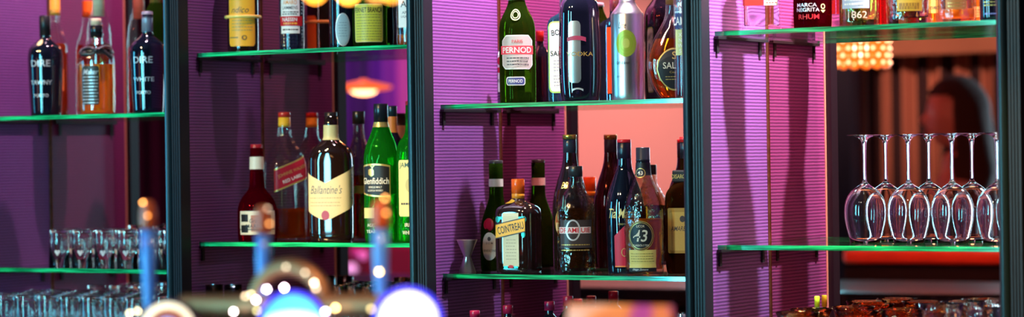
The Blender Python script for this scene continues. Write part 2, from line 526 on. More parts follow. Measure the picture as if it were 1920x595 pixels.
# whiskey with yellow/orange screw cap, behind
b = Bottle('whisky_bottle', 'slim amber whisky bottle with yellow and orange cap, half behind the black TAWNY port', 104, .06, z, top=-2, hw=24, prof=TALLN, glass=M_SHELL, inner=True, liquid=LIQ_ORANGE, level=.62)
b.cap(10, .86, 1.0, plastic((.75, .30, .03)), rings=2)
L = b.L(); L.rect(paper((.7, .18, .03)), -16, 16, .22 * b.hp, .40 * b.hp); L.text(YEL, '1820', 0, .31 * b.hp, 9, 22); L.done('label', b.root)
# bottle with the black bow
b = Bottle('bourbon_bottle', 'round clear bourbon bottle with a black ribbon bow around its neck', 181, .18, z, top=35, hw=35, inner=True, thick=.003,
           prof=P_((0, 0), (0, 0), (.93, 0), (.93, 0), (1, .03), (1, .48), (1, .58), (.80, .70), (.46, .77), (.34, .80), (.33, .93), (.33, .93), (0, .93)), glass=M_SHELL, liquid=LIQ_GOLD, level=.52)
b.cap(12, .80, .93, mat('black_wax', (.01, .01, .012), .2), name='neck_band'); b.cap(9.5, .93, 1.0, paper((.75, .58, .38)), name='cork_stopper')
L = b.L(); L.rect(mat('etched_dark_print', (.03, .03, .025), .4), -30, 4, .10 * b.hp, .50 * b.hp, 4)
L.text(SILV, "Maker", -12, .44 * b.hp, 10, 30, shear=.3); L.lines(SILV, -28, 2, [.12 * b.hp + 6 * i for i in range(9)], 1.6, 5)
L.done('label', b.root)
def bow(root, s, H):
    zc = .66 * H; yc = -(b.body.rk(zc)[0] + .004)
    bm = bmesh.new()
    def loop(sx):
        N = 16; pr = None
        for i in range(N + 1):
            t = 2 * PI * i / N
            x = sx * (.004 + .016 * (1 - math.cos(t))); zz = zc + .009 * math.sin(t) + .10 * x
            y = yc - .003 * math.cos(t) + .35 * abs(x) * abs(x) / .03
            a = bm.verts.new((x, y - .004, zz - .002)); c = bm.verts.new((x, y + .006, zz + .002))
            if pr: bm.faces.new([pr[0], a, c, pr[1]])
            pr = (a, c)
    loop(1); loop(-1)
    def tail(sx):
        pr = None
        for i in range(9):
            f = i / 8; x = sx * (.002 + .034 * f); zz = zc - .012 * f + .004 * math.sin(5 * f) * sx; y = yc - .003 + .010 * f
            a = bm.verts.new((x, y, zz + .0055)); c = bm.verts.new((x, y - .001, zz - .0055))
            if pr: bm.faces.new([pr[0], a, c, pr[1]])
            pr = (a, c)
    tail(1); tail(-1)
    bmesh.ops.create_uvsphere(bm, u_segments=12, v_segments=8, radius=.0075, matrix=Matrix.Translation((0, yc - .002, zc)))
    o = link('ribbon_bow', bm, mat('black_ribbon', (.008, .008, .010), .35, sheen=.2), root)
    m = o.modifiers.new('thick', 'SOLIDIFY'); m.thickness = .0014
    bm = bmesh.new(); R0 = b.body.rk(zc - .006)[0]; R1 = b.body.rk(zc + .006)[0]
    add_lathe(bm, [(R0 + .0006, zc - .006), (R0 + .002, zc - .005), (R1 + .002, zc + .005), (R1 + .0006, zc + .006)], 32)
    link('ribbon_band', bm, mat('black_ribbon'), root)
bow(b.root, b.s, b.H)
b = Bottle('grappa_bottle', 'tall red liqueur bottle with a cream neck, standing behind the bottle with the bow', 186, .075, z, H=.34, hw=24, prof=TALLN, glass=M_SHELL, inner=True, liquid=LIQ_RED, level=.50)
b.cap(11, .70, 1.0, paper((.78, .66, .42)), name='capsule')
L = b.L(); L.rect(paper((.62, .22, .10)), -18, 18, .06 * b.hp, .24 * b.hp); L.done('label', b.root)
b = Bottle('wine_bottle', 'tall olive bottle with yellow capsule behind the black WHITE port', 294, .07, z, H=.33, hw=28, prof=BORDEAUX, glass=M_GREENDK)
b.cap(12, .78, 1.0, foil((.70, .48, .10)), name='capsule')

# ================================================================== BAY 2, upper shelf
z = SHELF_B[0]
b = Bottle('herbal_liqueur_bottle', 'dark liqueur bottle with yellow label and yellow tag ring, left end of its shelf', 455, .155, z, H=.30, hw=30, prof=BORDEAUX, glass=M_BROWNG)
b.cap(12, .85, 1.0, plastic((.02, .02, .02)))
L = b.L(); YL = paper((.95, .45, .03))
L.rect(YL, -30, 24, 12, 110, 6); L.text(DKTXT, 'ndico', -6, 80, 11, 34, shear=.35, bold=0)
L.lines(paper((.45, .30, .10)), -24, 18, [66, 60, 54, 48, 42], 1.6, 3); L.rect(paper((.3, .2, .06)), -28, -10, 27, 29.5); L.ring(DKTXT, 2, 28, 4.5, 4.5, 1.5)
L.done('label', b.root)
L = Label(b.body, b.s, lift=.002); L.rect(paper((.95, .28, .03)), 68, 110, 12, 80, 5); L.done('back_label', b.root)
bm = bmesh.new(); rr = b.R + .003
add_lathe(bm, [(rr, .078 / .3 * b.H), (rr + .003, .0795 / .3 * b.H), (rr + .003, .084 / .3 * b.H), (rr, .0855 / .3 * b.H), (rr, .078 / .3 * b.H)], 40)
link('tag_ring', bm, plastic((.95, .70, .16)), b.root)

b = Bottle('textured_liqueur_bottle', 'dark bottle with diamond cut base and white label crossed by a red band', 546, .12, z, H=.30, hw=24, prof=BORDEAUX,
           glass=mat('faceted_dark_glass', (.01, .012, .03), .06, coat=1))
m = MATS['faceted_dark_glass']; nt = m.node_tree; pb = nt.nodes['Principled BSDF']
tc = nt.nodes.new('ShaderNodeTexCoord'); vo = nt.nodes.new('ShaderNodeTexVoronoi'); vo.inputs['Scale'].default_value = 130; vo.inputs['Randomness'].default_value = .1
bp = nt.nodes.new('ShaderNodeBump'); bp.inputs['Strength'].default_value = 1; bp.inputs['Distance'].default_value = .003
nt.links.new(tc.outputs['Object'], vo.inputs['Vector']); nt.links.new(vo.outputs['Distance'], bp.inputs['Height']); nt.links.new(bp.outputs['Normal'], pb.inputs['Normal'])
b.cap(10, .85, 1.0, plastic((.02, .02, .02)))
L = b.L(); L.rect(WHITE, -22, 16, 34, 110); L.text(DKTXT, 'LAMMENS', -3, 82, 6, 30); L.text(paper((.8, .3, .05)), 'AMARO', -3, 92, 8, 26)
L.lines(DKTXT, -19, 13, [74, 70], 1.8, 2); L.rect(REDP, -24, 22, 48, 66); L.text(WHITE, 'NASSEN', -4, 60, 7, 28, bold=.03); L.lines(paper((.9, .4, .05)), -16, 10, [52.5], 3, 4)
L.lines(DKTXT, -18, 12, [41], 2.4, 8); L.done('label', b.root)

b = Bottle('oval_label_bottle', 'dark bottle with a silvery oval label, left of the yellow labelled bitter', 641, .12, z, H=.29, hw=25, prof=BORDEAUX, glass=M_BLACKG)
b.cap(10, .85, 1.0, plastic((.02, .02, .02)))
L = b.L(); PB = paper((.30, .45, .50)); L.ell(SILV, 1, 37, 14.5, 31); L.ell(PB, 1, 37, 13, 29); L.lines(paper((.16, .25, .3)), -8, 9, [50, 45, 40, 35, 30, 25], 1.2, 6); L.done('label', b.root)

b = Bottle('bitter_bottle', 'green bottle of bitter with large yellow label lettered FERNET BRANCA', 693, .13, z, H=.32, hw=33, prof=BORDEAUX, glass=M_GREENDK)
b.cap(12, .86, 1.0, plastic((.5, .35, .05)))
L = b.L(); L.rect(paper((.82, .74, .35)), -33, 26, 11, 82, 3); L.rect(paper((.62, .58, .05)), -32, 25, 12, 81, 3); L.text(BLACKP, 'FERNET', -19, 71, 9, 26, bold=.02)
L.text(BLACKP, 'BRANCA', 10, 71, 10, 28, bold=.03); L.lines(paper((.25, .25, .05)), -28, 22, [62, 57, 51, 46, 41, 36, 31, 26, 21, 16], 1.4, 11); L.done('label', b.root)

b = Bottle('clear_liqueur_bottle', 'clear bottle with white label and a little orange spirit, right end beside the post', 766, .12, z, H=.30, hw=24, prof=BORDEAUX, glass=M_SHELL, inner=True, liquid=LIQ_AMBER, level=.09)
b.cap(10, .85, 1.0, plastic((.4, .05, .03)))
L = b.L(); L.rect(WHITE, -22, 22, 36, 100); L.text(DKTXT, 'APPLE', -3, 64, 5, 20); L.text(DKTXT, 'LIQUEUR', -3, 56, 4.5, 24); L.text(DKTXT, 'A', -10, 80, 12); L.done('label', b.root)
b = Bottle('black_bottle', 'plain black bottle between the yellow labelled bitter and the clear bottle', 735, .05, z, H=.29, hw=22, prof=BORDEAUX, glass=M_BLACKG)
b.cap(9, .85, 1.0, plastic((.02, .02, .02)))

# ================================================================== BAY 2, middle shelf
z = SHELF_B[1]
b = Bottle('orange_liqueur_bottle', 'round bellied dark red liqueur bottle with a slim neck and cream label', 482, .15, z, top=271, hw=38,
           prof=P_((0, 0), (0, 0), (.93, 0), (.93, 0), (.97, .03), (.98, .25), (.96, .36), (.72, .46), (.44, .52), (.36, .58), (.34, .80), (.30, .97), (.30, .97), (0, .97)), glass=tinted('ruby_glass', (.45, .01, .02), (.16, .0, .01), .35))
b.cap(11.5, .86, 1.0, plastic((.30, .01, .02)))
b.sleeve(.74, .87, paper((.75, .68, .55)))
L = b.L(); L.rect(paper((.75, .66, .5)), -38, 38, 12, 56); L.rect(paper((.50, .16, .08)), -12, 26, 18, 48); L.rect(BLACKP, -34, -18, 36, 50); L.rect(BLACKP, -34, -18, 16, 30)
L.text(BLACKP, 'Grand', -2, 38, 8, 26, shear=.3); L.text(BLACKP, 'MARNIER', 0, 28, 7, 44); L.rect(BLACKP, -38, 38, 21, 22.5); L.done('label', b.root)
b = Bottle('whisky_bottle', 'square clear whisky bottle with a slanted red label and yellow cap', 535, .054, z, top=211, hw=35, shape=(1, 1, 5),
           prof=P_((0, 0), (0, 0), (.95, 0), (.95, 0), (1, .02), (1, .52), (1, .60, .9), (.80, .70, .5), (.46, .78, .1), (.35, .83, 0), (.31, .97, 0), (.31, .97, 0), (0, .97, 0)), glass=M_SHELL, inner=True, liquid=LIQ_ORANGE, level=.24, twist=20)
b.cap(11.5, .885, .96, plastic((.85, .45, .03)), rings=2); b.cap(11.5, .96, 1.0, plastic((.55, .03, .02)), name='cap_top')
L = b.L(); RL = paper((.42, .01, .03)); sl = lambda u: .38 * u
L.strip(GOLD, -34, 40, lambda u: 144 + sl(u), lambda u: 101 + sl(u)); L.strip(RL, -34, 40, lambda u: 141 + sl(u), lambda u: 104 + sl(u))
L.text(GOLD, 'JOHNNIE WALKER', 2, 127, 8, 60, rot=.36, bold=.02); L.text(WHITE, 'RED LABEL', 2, 114, 6, 40, rot=.36); L.done('label', b.root)

b = Bottle('scotch_bottle', 'broad dark scotch bottle with a pale chevron label, centre of its shelf', 622, .14, z, top=211, hw=42, shape=(1, .72, 3.2),
           prof=P_((0, 0), (0, 0), (.93, 0), (.93, 0), (.96, .015), (1, .03), (1, .58), (1, .645), (.88, .715, .8), (.52, .765, .4), (.33, .79, 0), (.32, .84, 0), (.31, .97, 0), (.31, .97, 0), (0, .97, 0)), glass=M_BROWNG, twist=-16)
b.cap(12, .89, 1.0, plastic((.015, .012, .012))); b.sleeve(.745 + .04, .90, paper((.70, .62, .30)))
L = b.L(); CB = paper((.66, .56, .34)); h = b.hp
chev = lambda u: .5 * abs(u + 4)
L.strip(CB, -60, 62, lambda u: min(.45 * h + chev(u), .64 * h), lambda u: max(.16 * h + chev(u) - 2, .17 * h), nu=50)
L.text(paper((.10, .14, .16)), "Ballantine's", -3, .40 * h, 16, 62, shear=.4, bold=.005); L.lines(paper((.35, .30, .18)), -36, 26, [.335 * h, .30 * h, .275 * h], 1.3, 9)
L.ell(paper((.35, .06, .12)), -4, .20 * h, 7.5, 9); L.text(paper((.12, .12, .1)), "Ballantine's", 50, .42 * h, 9, 48, shear=.3, rot=PI / 2, bold=.005); L.done('label', b.root)

b = Bottle('malt_whisky_bottle', 'bright green triangular malt whisky bottle with a black shield label', 716, .15, z, top=195, hw=32, shape=(1, .95, 2.6),
           prof=P_((0, 0), (0, 0), (.94, 0), (.94, 0), (1, .02), (1, .58), (1, .62), (.88, .70, .7), (.55, .80, .3), (.42, .85, 0), (.40, .88, 0), (.40, .97, 0), (.40, .97, 0), (0, .97, 0)), glass=M_GREEN, twist=-18)
b.cap(13.5, .865, 1.0, plastic((.012, .014, .02)), name='stopper'); b.sleeve(.83, .866, GOLD)
L = b.L(); h = b.hp
L.strip(GOLD, -34, 26, lambda u: .565 * h - .0045 * (u + 4) ** 2, lambda u: .325 * h - .10 * (u + 4) + .0030 * (u + 4) ** 2)
L.strip(BLACKP, -32, 24, lambda u: .553 * h - .0045 * (u + 4) ** 2, lambda u: .337 * h - .10 * (u + 4) + .0030 * (u + 4) ** 2)
L.text(WHITE, 'Glenfiddich', -4, .44 * h, 12, 54, bold=.01); L.text(WHITE, 'SINGLE MALT', -3, .395 * h, 3.5, 26); L.text(WHITE, 'SCOTCH WHISKY', -3, .37 * h, 3.5, 30)
L.strip(GOLD, -16, -5, lambda u: .53 * h - abs(u + 11) * .5, lambda u: .47 * h + abs(u + 10) * .7)
L.text(GOLD, 'Y', -8, .535 * h, 11, 13); L.rect(paper((.62, .60, .25)), -30, -4, .17 * h, .245 * h); L.text(WHITE, 'AGED', -10, .12 * h, 6, 20); L.text(WHITE, 'YEARS', -10, .075 * h, 6, 24)
L.done('label', b.root)

b = Bottle('irish_whiskey_bottle', 'green whiskey bottle with a cream label, half hidden by the right post', 772, .15, z, top=190, hw=28,
           prof=P_((0, 0), (0, 0), (.94, 0), (.94, 0), (1, .02), (1, .60), (1, .64), (.84, .71), (.48, .75), (.36, .79), (.34, .97), (.34, .97), (0, .97)), glass=M_GREEN)
b.cap(9.5, .84, 1.0, plastic((.30, .02, .03)), name='capsule')
L = b.L(); h = b.hp; JL = paper((.80, .72, .28))
L.rect(JL, -28, 28, .18 * h, .58 * h, 4); L.text(paper((.05, .12, .08)), 'JAMESON', 0, .54 * h, 12, 50, bold=.02); L.ell(paper((.55, .5, .2)), -3, .40 * h, 9, 13); L.text(DKTXT, 'J', -3, .40 * h, 14)
L.lines(DKTXT, -22, 20, [.27 * h], 3.5, 3); L.text(WHITE, 'IRISH', -4, .12 * h, 7, 20); L.text(WHITE, 'WHISKEY', -4, .065 * h, 7, 30); L.done('label', b.root)
b = Bottle('bitter_aperitif_bottle', 'small dark bottle with an orange neck label behind the green bottles', 737, .045, z, top=199, hw=26, prof=BORDEAUX, glass=M_BLACKG)
b.cap(9.5, .92, 1.0, plastic((.01, .02, .03))); b.sleeve(.80, .92, paper((.80, .20, .03)))
b = Bottle('cherry_liqueur_bottle', 'clear bottle of red liqueur with a black cap, between the chevron label and green bottles', 674, .05, z, top=209, hw=27, prof=TALLN, glass=M_SHELLB, inner=True, liquid=LIQ_RED, level=.50)
b.cap(11.5, .90, 1.0, plastic((.015, .012, .015)))
L = b.L(); L.rect(paper((.75, .35, .1)), -12, 14, .36 * b.hp, .42 * b.hp); L.done('label', b.root)

# ================================================================== BAY 3, upper shelf
z = SHELF_A[0]
b = Bottle('aniseed_bottle', 'olive green aniseed bottle with red banner label lettered PERNOD', 970, .17, z, top=-8, hw=34,
           prof=P_((0, 0), (0, 0), (.95, 0), (.95, 0), (1, .02), (1, .64), (1, .70), (.90, .78), (.58, .88), (.46, .94), (.45, .97), (.45, .97), (0, .97)), glass=M_GREENDK)
b.cap(17, .955, 1.0, plastic((.35, .45, .55)))
L = b.L(); h = b.hp; PC = paper((.50, .44, .40))
L.strip(WHITE, -32, 32, lambda u: 127 - max(0, abs(u) - 22) * 1.0, lambda u: 63 + max(0, abs(u) - 24) * 1.0); L.strip(PC, -30.5, 30.5, lambda u: 125 - max(0, abs(u) - 22) * 1.0, lambda u: 65 + max(0, abs(u) - 24) * 1.0)
L.rect(paper((.78, .06, .08)), -36, 34, 91, 107); L.text(WHITE, 'PERNOD', -1, 99, 11, 58, bold=.03); L.text(REDP, 'PARIS', 0, 115, 6, 20); L.lines(DKTXT, -22, 22, [84, 78, 72], 2, 5)
L.rect(WHITE, -22, 14, 33, 49, 4); L.rect(paper((.05, .06, .20)), -20.5, 12.5, 34.5, 47.5, 3); L.text(WHITE, 'PERNOD', -4, 41, 6, 26)
L.ring(paper((.55, .60, .25)), -3, 165, 11, 11, 2); L.ring(paper((.55, .60, .25)), -3, 165, 7, 7, 1.5); L.done('label', b.root)

b = Bottle('vermouth_bottle', 'small dark vermouth bottle with red and white label behind the aniseed bottle', 951, .07, z, H=.165, hw=20, prof=BORDEAUX, glass=M_BLACKG)
b.cap(8, .86, 1.0, plastic((.3, .02, .02)))
L = b.L(); L.rect(WHITE, -22, 10, 24, 100); L.ell(REDP, -14, 82, 9, 8); L.rect(REDP, -22, 0, 60, 70); L.text(DKTXT, 'BIANCO', -9, 45, 6, 24); L.done('label', b.root)

b = Bottle('gin_bottle', 'squared gin bottle with a green edged white label, behind the big black bottle', 1064, .11, z, H=.235, hw=36, shape=(1, .7, 6),
           prof=P_((0, 0), (0, 0), (.95, 0), (.95, 0), (1, .02), (1, .66), (1, .70), (.90, .76, .9), (.50, .80, .4), (.38, .82, 0), (.38, .96, 0), (.38, .96, 0), (0, .96, 0)),
           glass=tinted('pale_blue_glass', (.35, .60, .80), (.04, .10, .16), .4), twist=-8)
b.cap(14, .86, 1.0, foil((.5, .5, .52)))
L = b.L(); L.rect(paper((.35, .60, .10)), -33, 33, 18, 152, 10); L.rect(WHITE, -30, 30, 21, 149, 8)
L.text(BLACKP, 'BOMBAY', -2, 133, 11, 48, bold=.03, rot=.12); L.text(BLACKP, 'SAPPHIRE', -2, 92, 10, 52, bold=.03); L.ell(paper((.15, .22, .35)), 2, 112, 11, 9); L.lines(paper((.3, .3, .3)), -24, 26, [78, 72, 66, 60, 50, 44, 38, 32], 2, 6); L.done('label', b.root)
L = Label(b.body, b.s, lift=.001); hf = b.body.half / b.s; L.rect(paper((.95, .35, .05)), hf - 30, hf + 0, 20, 148, 0); L.done('back_label', b.root)

M_BIG = mat('glossy_midnight_glass', (.006, .006, .014), .025, coat=1)
b = Bottle('vodka_bottle', 'big glossy midnight black bottle with swelling sides and a faint printed crest and painted reflection', 1087, .185, z, H=.30, hw=40, shape=(1, .92, 2.3),
           prof=P_((0, 0), (0, 0), (.84, 0), (.84, 0), (.90, .015), (.97, .12), (1.0, .30), (.97, .46), (.94, .58), (.93, .64), (.82, .70, .8), (.55, .745, .4), (.36, .79, 0), (.34, .96, 0), (.34, .96, 0), (0, .96, 0)), glass=M_BIG)
b.cap(14, .88, 1.0, plastic((.02, .02, .02)))
L = b.L(); L.rect(mat('painted_reflection', (.55, .66, .66), .28, metal=.85), -22, 2, 34, 150, 8); L.strip(paper((.35, .03, .08)), -24, 12, lambda u: 122 - .01 * (u + 6) ** 2, lambda u: 114 - .01 * (u + 6) ** 2); L.text(paper((.40,.25,.05)), 'VODKA', 0, 88, 8, 50)  # silver panel paints a reflection into the glass; stripe and lettering are print
L.strip(SILV, -16, 6, lambda u: 25 - .02 * (u + 5) ** 2, lambda u: 22 - .03 * (u + 5) ** 2); L.done('crest_and_reflection', b.root)

M_ALU = mat('aluminium', (.78, .76, .78), .30, metal=1)
b = Bottle('aluminium_bottle', 'shiny aluminium bottle with a green ring print lettered Lime', 1177, .17, z, top=-10, hw=31,
           prof=P_((0, 0), (0, 0), (.95, 0), (.95, 0), (1, .015), (1, .805), (1, .805), (.96, .825), (.50, .915), (.48, .95), (.48, .95), (0, .95)), glass=M_ALU)
b.cap(15, .92, 1.0, mat('dark_metal_cap', (.1, .1, .1), .3, metal=.7)); 
b.glass.name = 'metal_body'
GR = mat('lime_print', (.35, .50, .03), .35)
L = b.L(); L.ell(mat('lime_disc', (.42, .52, .06), .3, metal=.3), -3, 106, 20, 25); L.ring(GR, -3, 106, 17, 21, 1.5); L.ring(GR, -3, 106, 12, 15, 1.5); L.ell(paper((.55, .6, .1)), -3, 106, 7, 9)
L.done('printed_rings', b.root)
for w_, u_, v_, h_, l_ in (('Lime', -10, 140, 12, 15), ('Kaffir & lemon', -10, 70, 6, 26), ('0,5 l', -18, 44, 4, 10)): b.L().text(BLACKP, w_, u_, v_, h_, l_, shear=.4, bold=0).done('lettering', b.root)

b = Bottle('cognac_flask', 'flat round amber cognac flask with black and gold label lettered SAL', 1262, .16, z, top=-20, hw=50, shape=(1, .45, 2.2),
           prof=P_((0, 0), (0, 0), (.42, 0), (.42, 0), (.50, .01), (.82, .12), (1.0, .29), (.98, .38), (.78, .53), (.42, .68, .6), (.26, .76, 0), (.24, .96, 0), (.24, .96, 0), (0, .96, 0)), glass=M_SHELL, inner=True, liquid=tinted('cognac', (.85, .30, .05), (.45, .14, .02), .15, ior=1.34), level=.55, thick=.0035)
b.cap(13, .86, 1.0, plastic((.25, .1, .03)))
L = b.L(); L.ell(GOLD, 2, 56, 34, 40); L.ell(BLACKP, 2, 56, 31.5, 37); L.text(CREAM, 'SALIGNAC', 16, 63, 12, 70, bold=.02); L.text(GOLD, 'S', 2, 82, 14); L.text(GOLD, 'Cognac', 4, 50, 5, 22); L.lines(GOLD, -16, 22, [42, 37], 1.4, 3); L.done('label', b.root)

b = Bottle('aperitif_bottle', 'aperitif bottle with red purple contents and white lettering CAMP, right against the post', 1286, .23, z, top=-95, hw=22,
           prof=P_((0, 0), (0, 0), (.95, 0), (.95, 0), (1, .015), (1, .68), (1, .72), (.80, .78), (.5, .84), (.42, .97), (.42, .97), (0, .97)), glass=M_SHELL, inner=True, liquid=tinted('violet_aperitif', (.55, .05, .20), (.16, .02, .12), .3, ior=1.34), level=.55)
b.cap(10, .87, 1.0, plastic((.05, .05, .15)))
L = b.L(); L.rect(paper((.62, .66, .28)), -22, 22, 80, 128); L.rect(paper((.03, .04, .16)), -22, 22, 130, 158); L.text(WHITE, 'CAMPARI', -1, 144, 16, 56, bold=.03)
for i, v in enumerate((118, 108, 98, 88)): L.text(WHITE, 'XNWS'[i], -10, v, 7)
L.rect(SILV, -22, 22, 160, 162); L.text(SILV, 'M', -10, 175, 9); L.done('label', b.root)

# ================================================================== BAY 3, lower shelf
z = SHELF_A[1]
b = Bottle('monastic_liqueur_bottle', 'dark liqueur bottle with red wax seal and oval cream label, behind the orange capped bottle', 931, .09, z, top=301, hw=31,
           prof=P_((0, 0), (0, 0), (.94, 0), (.94, 0), (1, .02), (.98, .34), (.92, .44), (.66, .56), (.46, .64), (.42, .70), (.42, .97), (.42, .97), (0, .97)), glass=M_GREENDK, twist=-20)
b.cap(13, .94, 1.0, plastic((.02, .02, .02))); b.cap(12, .86, .945, foil((.10, .02, .02)), name='capsule')
b.sleeve(.76, .83, paper((.55, .52, .46)))
L = b.L(); L.ell(paper((.70, .66, .55)), -4, 46, 17, 26); L.text(DKTXT, 'D O M', -4, 52, 4, 14); L.text(DKTXT, 'BENEDICTINE', -4, 38, 4, 26); L.ell(DKTXT, -4, 60, 3.5, 4); L.done('label', b.root)
bm = bmesh.new(); add_lathe(bm, [(0, -.0015), (.013, -.0015), (.014, 0), (.013, .0015), (.006, .002), (0, .001)], 24)
o = link('wax_seal', bm, mat('red_wax', (.42, .005, .03), .3), b.root); o.rotation_euler = (PI / 2, 0, -.3); o.location = (-.006, -.031 - .001, .096 * b.H / .23)

b = Bottle('orange_liqueur_bottle', 'square brown liqueur bottle with bright orange cap and yellow COINTREAU ribbon label', 972, .155, z, top=336, hw=36, shape=(1, 1, 7),
           prof=P_((0, 0), (0, 0), (.93, 0), (.93, 0), (1, .02), (1, .60), (1, .64), (.92, .70, .9), (.55, .745, .4), (.34, .77, 0), (.32, .80, 0), (.32, .97, 0), (.32, .97, 0), (0, .97, 0)), glass=M_BROWNG, twist=-24)
b.cap(12.5, .845, 1.0, plastic((.90, .13, .01), .22)); b.cap(12.2, .79, .845, plastic((.75, .28, .02)), name='cap_collar')
L = b.L(); CR = paper((.66, .64, .42)); TE = mat('teal_foil', (.05, .5, .42), .25, metal=.5)
rib = lambda u: .22 * u
L.rect(TE, -29, 24, 104 - 4, 107 - 2); L.rect(CR, -16, 16, 12, 112); L.lines(paper((.35, .34, .22)), -11, 11, [62, 56, 50, 44, 38, 32, 26], 1.2, 2)
for k in (-1, 1): L.ell(TE, k * 25, 72, 4, 6); L.ell(TE, k * 26, 100, 5, 6)
L.strip(DKTXT, -31, 29, lambda u: 98 + rib(u), lambda u: 70 + rib(u)); L.strip(paper((.92, .50, .04)), -30, 28, lambda u: 96 + rib(u), lambda u: 72 + rib(u))
L.text(BLACKP, 'COINTREAU', 0, 84, 14, 52, rot=.22, bold=.02); L.ell(REDP, 0, 12, 5, 3); L.rect(TE, -14, -6, 9, 13); L.rect(TE, 6, 14, 9, 13); L.done('label', b.root)
L = Label(b.body, b.s, lift=.0015, rfix=.011); L.ell(paper((.8, .5, .03)), -6, .755 * b.hp + 1, 6, 4); L.done('neck_seal', b.root)

b = Bottle('cream_liqueur_bottle', 'tall dark cream liqueur bottle with gold monogram, behind the small capped clear bottle', 1070, .09, z, top=253, hw=34,
           prof=P_((0, 0), (0, 0), (.94, 0), (.94, 0), (1, .02), (1, .42), (.98, .52), (.78, .64), (.50, .74), (.37, .82), (.35, .97), (.35, .97), (0, .97)), glass=M_BROWNG)
b.cap(13, .965, 1.0, foil((.55, .40, .08)), name='cap_top'); b.cap(12.5, .86, .966, plastic((.02, .03, .05)))
L = b.L(); h = b.hp; L.text(GOLD, 'BB', -13, .63 * h, 12, 18, shear=.3, bold=.02); L.ell(GOLD, -14, .36 * h, 20, 26); L.ell(paper((.45, .10, .03)), -14, .36 * h, 18, 24)
L.ell(paper((.5, .55, .35)), -14, .40 * h, 13, 12); L.rect(paper((.75, .55, .30)), -30, 10, .30 * h, .36 * h); L.text(DKTXT, "BAILEYS", -10, .33 * h, 8, 32); L.lines(GOLD, -28, 8, [.22 * h], 3, 2); L.done('label', b.root)

b = Bottle('whisky_liqueur_bottle', 'clear whisky liqueur bottle with black cap and white banner lettered DRAMBUIE', 1080, .165, z, top=312, hw=36, shape=(1, .9, 2.4),
           prof=P_((0, 0), (0, 0), (.93, 0), (.93, 0), (1, .02), (1, .12), (.97, .16), (.97, .52), (1, .57), (.98, .62), (.78, .70, .7), (.48, .78, .3), (.38, .83, 0), (.37, .96, 0), (.37, .96, 0), (0, .96, 0)), glass=M_SHELLB, inner=True, liquid=tinted('dark_honey_liqueur', (.75, .48, .12), (.12, .06, .01), .35, ior=1.34), level=.60, foot=.012)
b.cap(13.5, .90, 1.0, plastic((.02, .025, .03), .35), rings=0)
L = b.L(); h = b.hp; L.rect(mat('dark_bronze_print', (.05, .035, .035), .35), -33, 33, .24 * h, .50 * h); L.rect(paper((.72, .60, .60)), -36, 30, .375 * h, .435 * h); L.text(REDP, 'DRAMBUIE', -3, .405 * h, 9, 60, bold=.03)
L.ring(SILV, -6, .405 * h, 14, 20, 3); L.lines(GOLD, -30, 28, [.27 * h, .22 * h], 2, 4); L.done('label', b.root)

b = Bottle('coffee_liqueur_bottle', 'tall dark blue coffee liqueur bottle with red cap top and script lettering Tia Maria', 1172, .135, z, top=262, hw=36,
           prof=P_((0, 0), (0, 0), (.90, 0), (.90, 0), (.93, .02), (1, .42), (1, .50), (.92, .58), (.62, .70), (.42, .77), (.36, .82), (.35, .97), (.35, .97), (0, .97)), glass=M_BLACKG)
b.cap(13, .975, 1.0, plastic((.70, .02, .03)), name='cap_top'); b.cap(13, .80, .976, plastic((.008, .01, .025)))
L = b.L(); h = b.hp; L.strip(paper((.55, .01, .04)), -22, 24, lambda u: .36 * h - abs(u) * .9, lambda u: .055 * h, nu=30); L.rect(paper((.75, .22, .04)), -22, 24, .05 * h, .06 * h)
L.text(paper((.72, .62, .25)), 'Tia Maria', -6, .45 * h, 18, 54, shear=.4, bold=.01); L.text(GOLD, 'COLD BREW', -2, .37 * h, 3, 20); L.ring(GOLD, -2, .16 * h, 6, 8, 1.5); L.done('label', b.root)

b = Bottle('vanilla_liqueur_bottle', 'amber bottle with rough pressed glass shoulders and round black label numbered 43', 1207, .19, z, top=277, hw=37,
           prof=P_((0, 0), (0, 0), (.90, 0), (.90, 0), (.97, .015), (.99, .06), (.94, .09), (.97, .12), (1, .30), (1, .48), (.94, .56), (.74, .66), (.48, .75), (.36, .81), (.34, .97), (.34, .97), (0, .97)),
           glass=M_SHELLB, inner=True, liquid=LIQ_GOLD, level=.44, foot=.012)
b.cap(13, .88, 1.0, plastic((.012, .014, .02)), rings=1); b.sleeve(.745 + .035, .88, BLACKP)
L = Label(b.body, b.s, rfix=.37 * b.R, lift=.0012); h = b.hp; L.ell(GOLD, -5, .80 * h, 9, 9); L.ell(BLACKP, -5, .80 * h, 7.8, 7.8); L.text(CREAM, '43', -5, .80 * h, 7); L.done('neck_badge', b.root)
L = b.L(); L.rect(paper((.72, .58, .15)), -32, 24, .06 * h, .20 * h); L.rect(paper((.80, .72, .5)), -32, 24, .055 * h, .06 * h); L.lines(paper((.3, .22, .05)), -28, 20, [.17 * h, .15 * h, .13 * h, .11 * h], 1.2, 8)
L.rect(BLACKP, -32, 24, .03 * h, .06 * h); L.text(WHITE, 'Diego Zamora', -8, .045 * h, 4, 30, shear=.4, bold=0)
L.ell(paper((.45, .28, .06)), -6, .31 * h, 25, 28); L.ell(BLACKP, -6, .31 * h, 23.5, 26.5); L.ring(GOLD, -6, .31 * h, 22, 25, 1.2); L.text(CREAM, '43', -7, .31 * h, 22, 27, bold=.02, shear=.15)
L.text(CREAM, 'LICOR', -6, .385 * h, 4.5, 15); L.text(CREAM, 'CUARENTA Y TRES', -6, .235 * h, 4, 30); L.done('label', b.root)

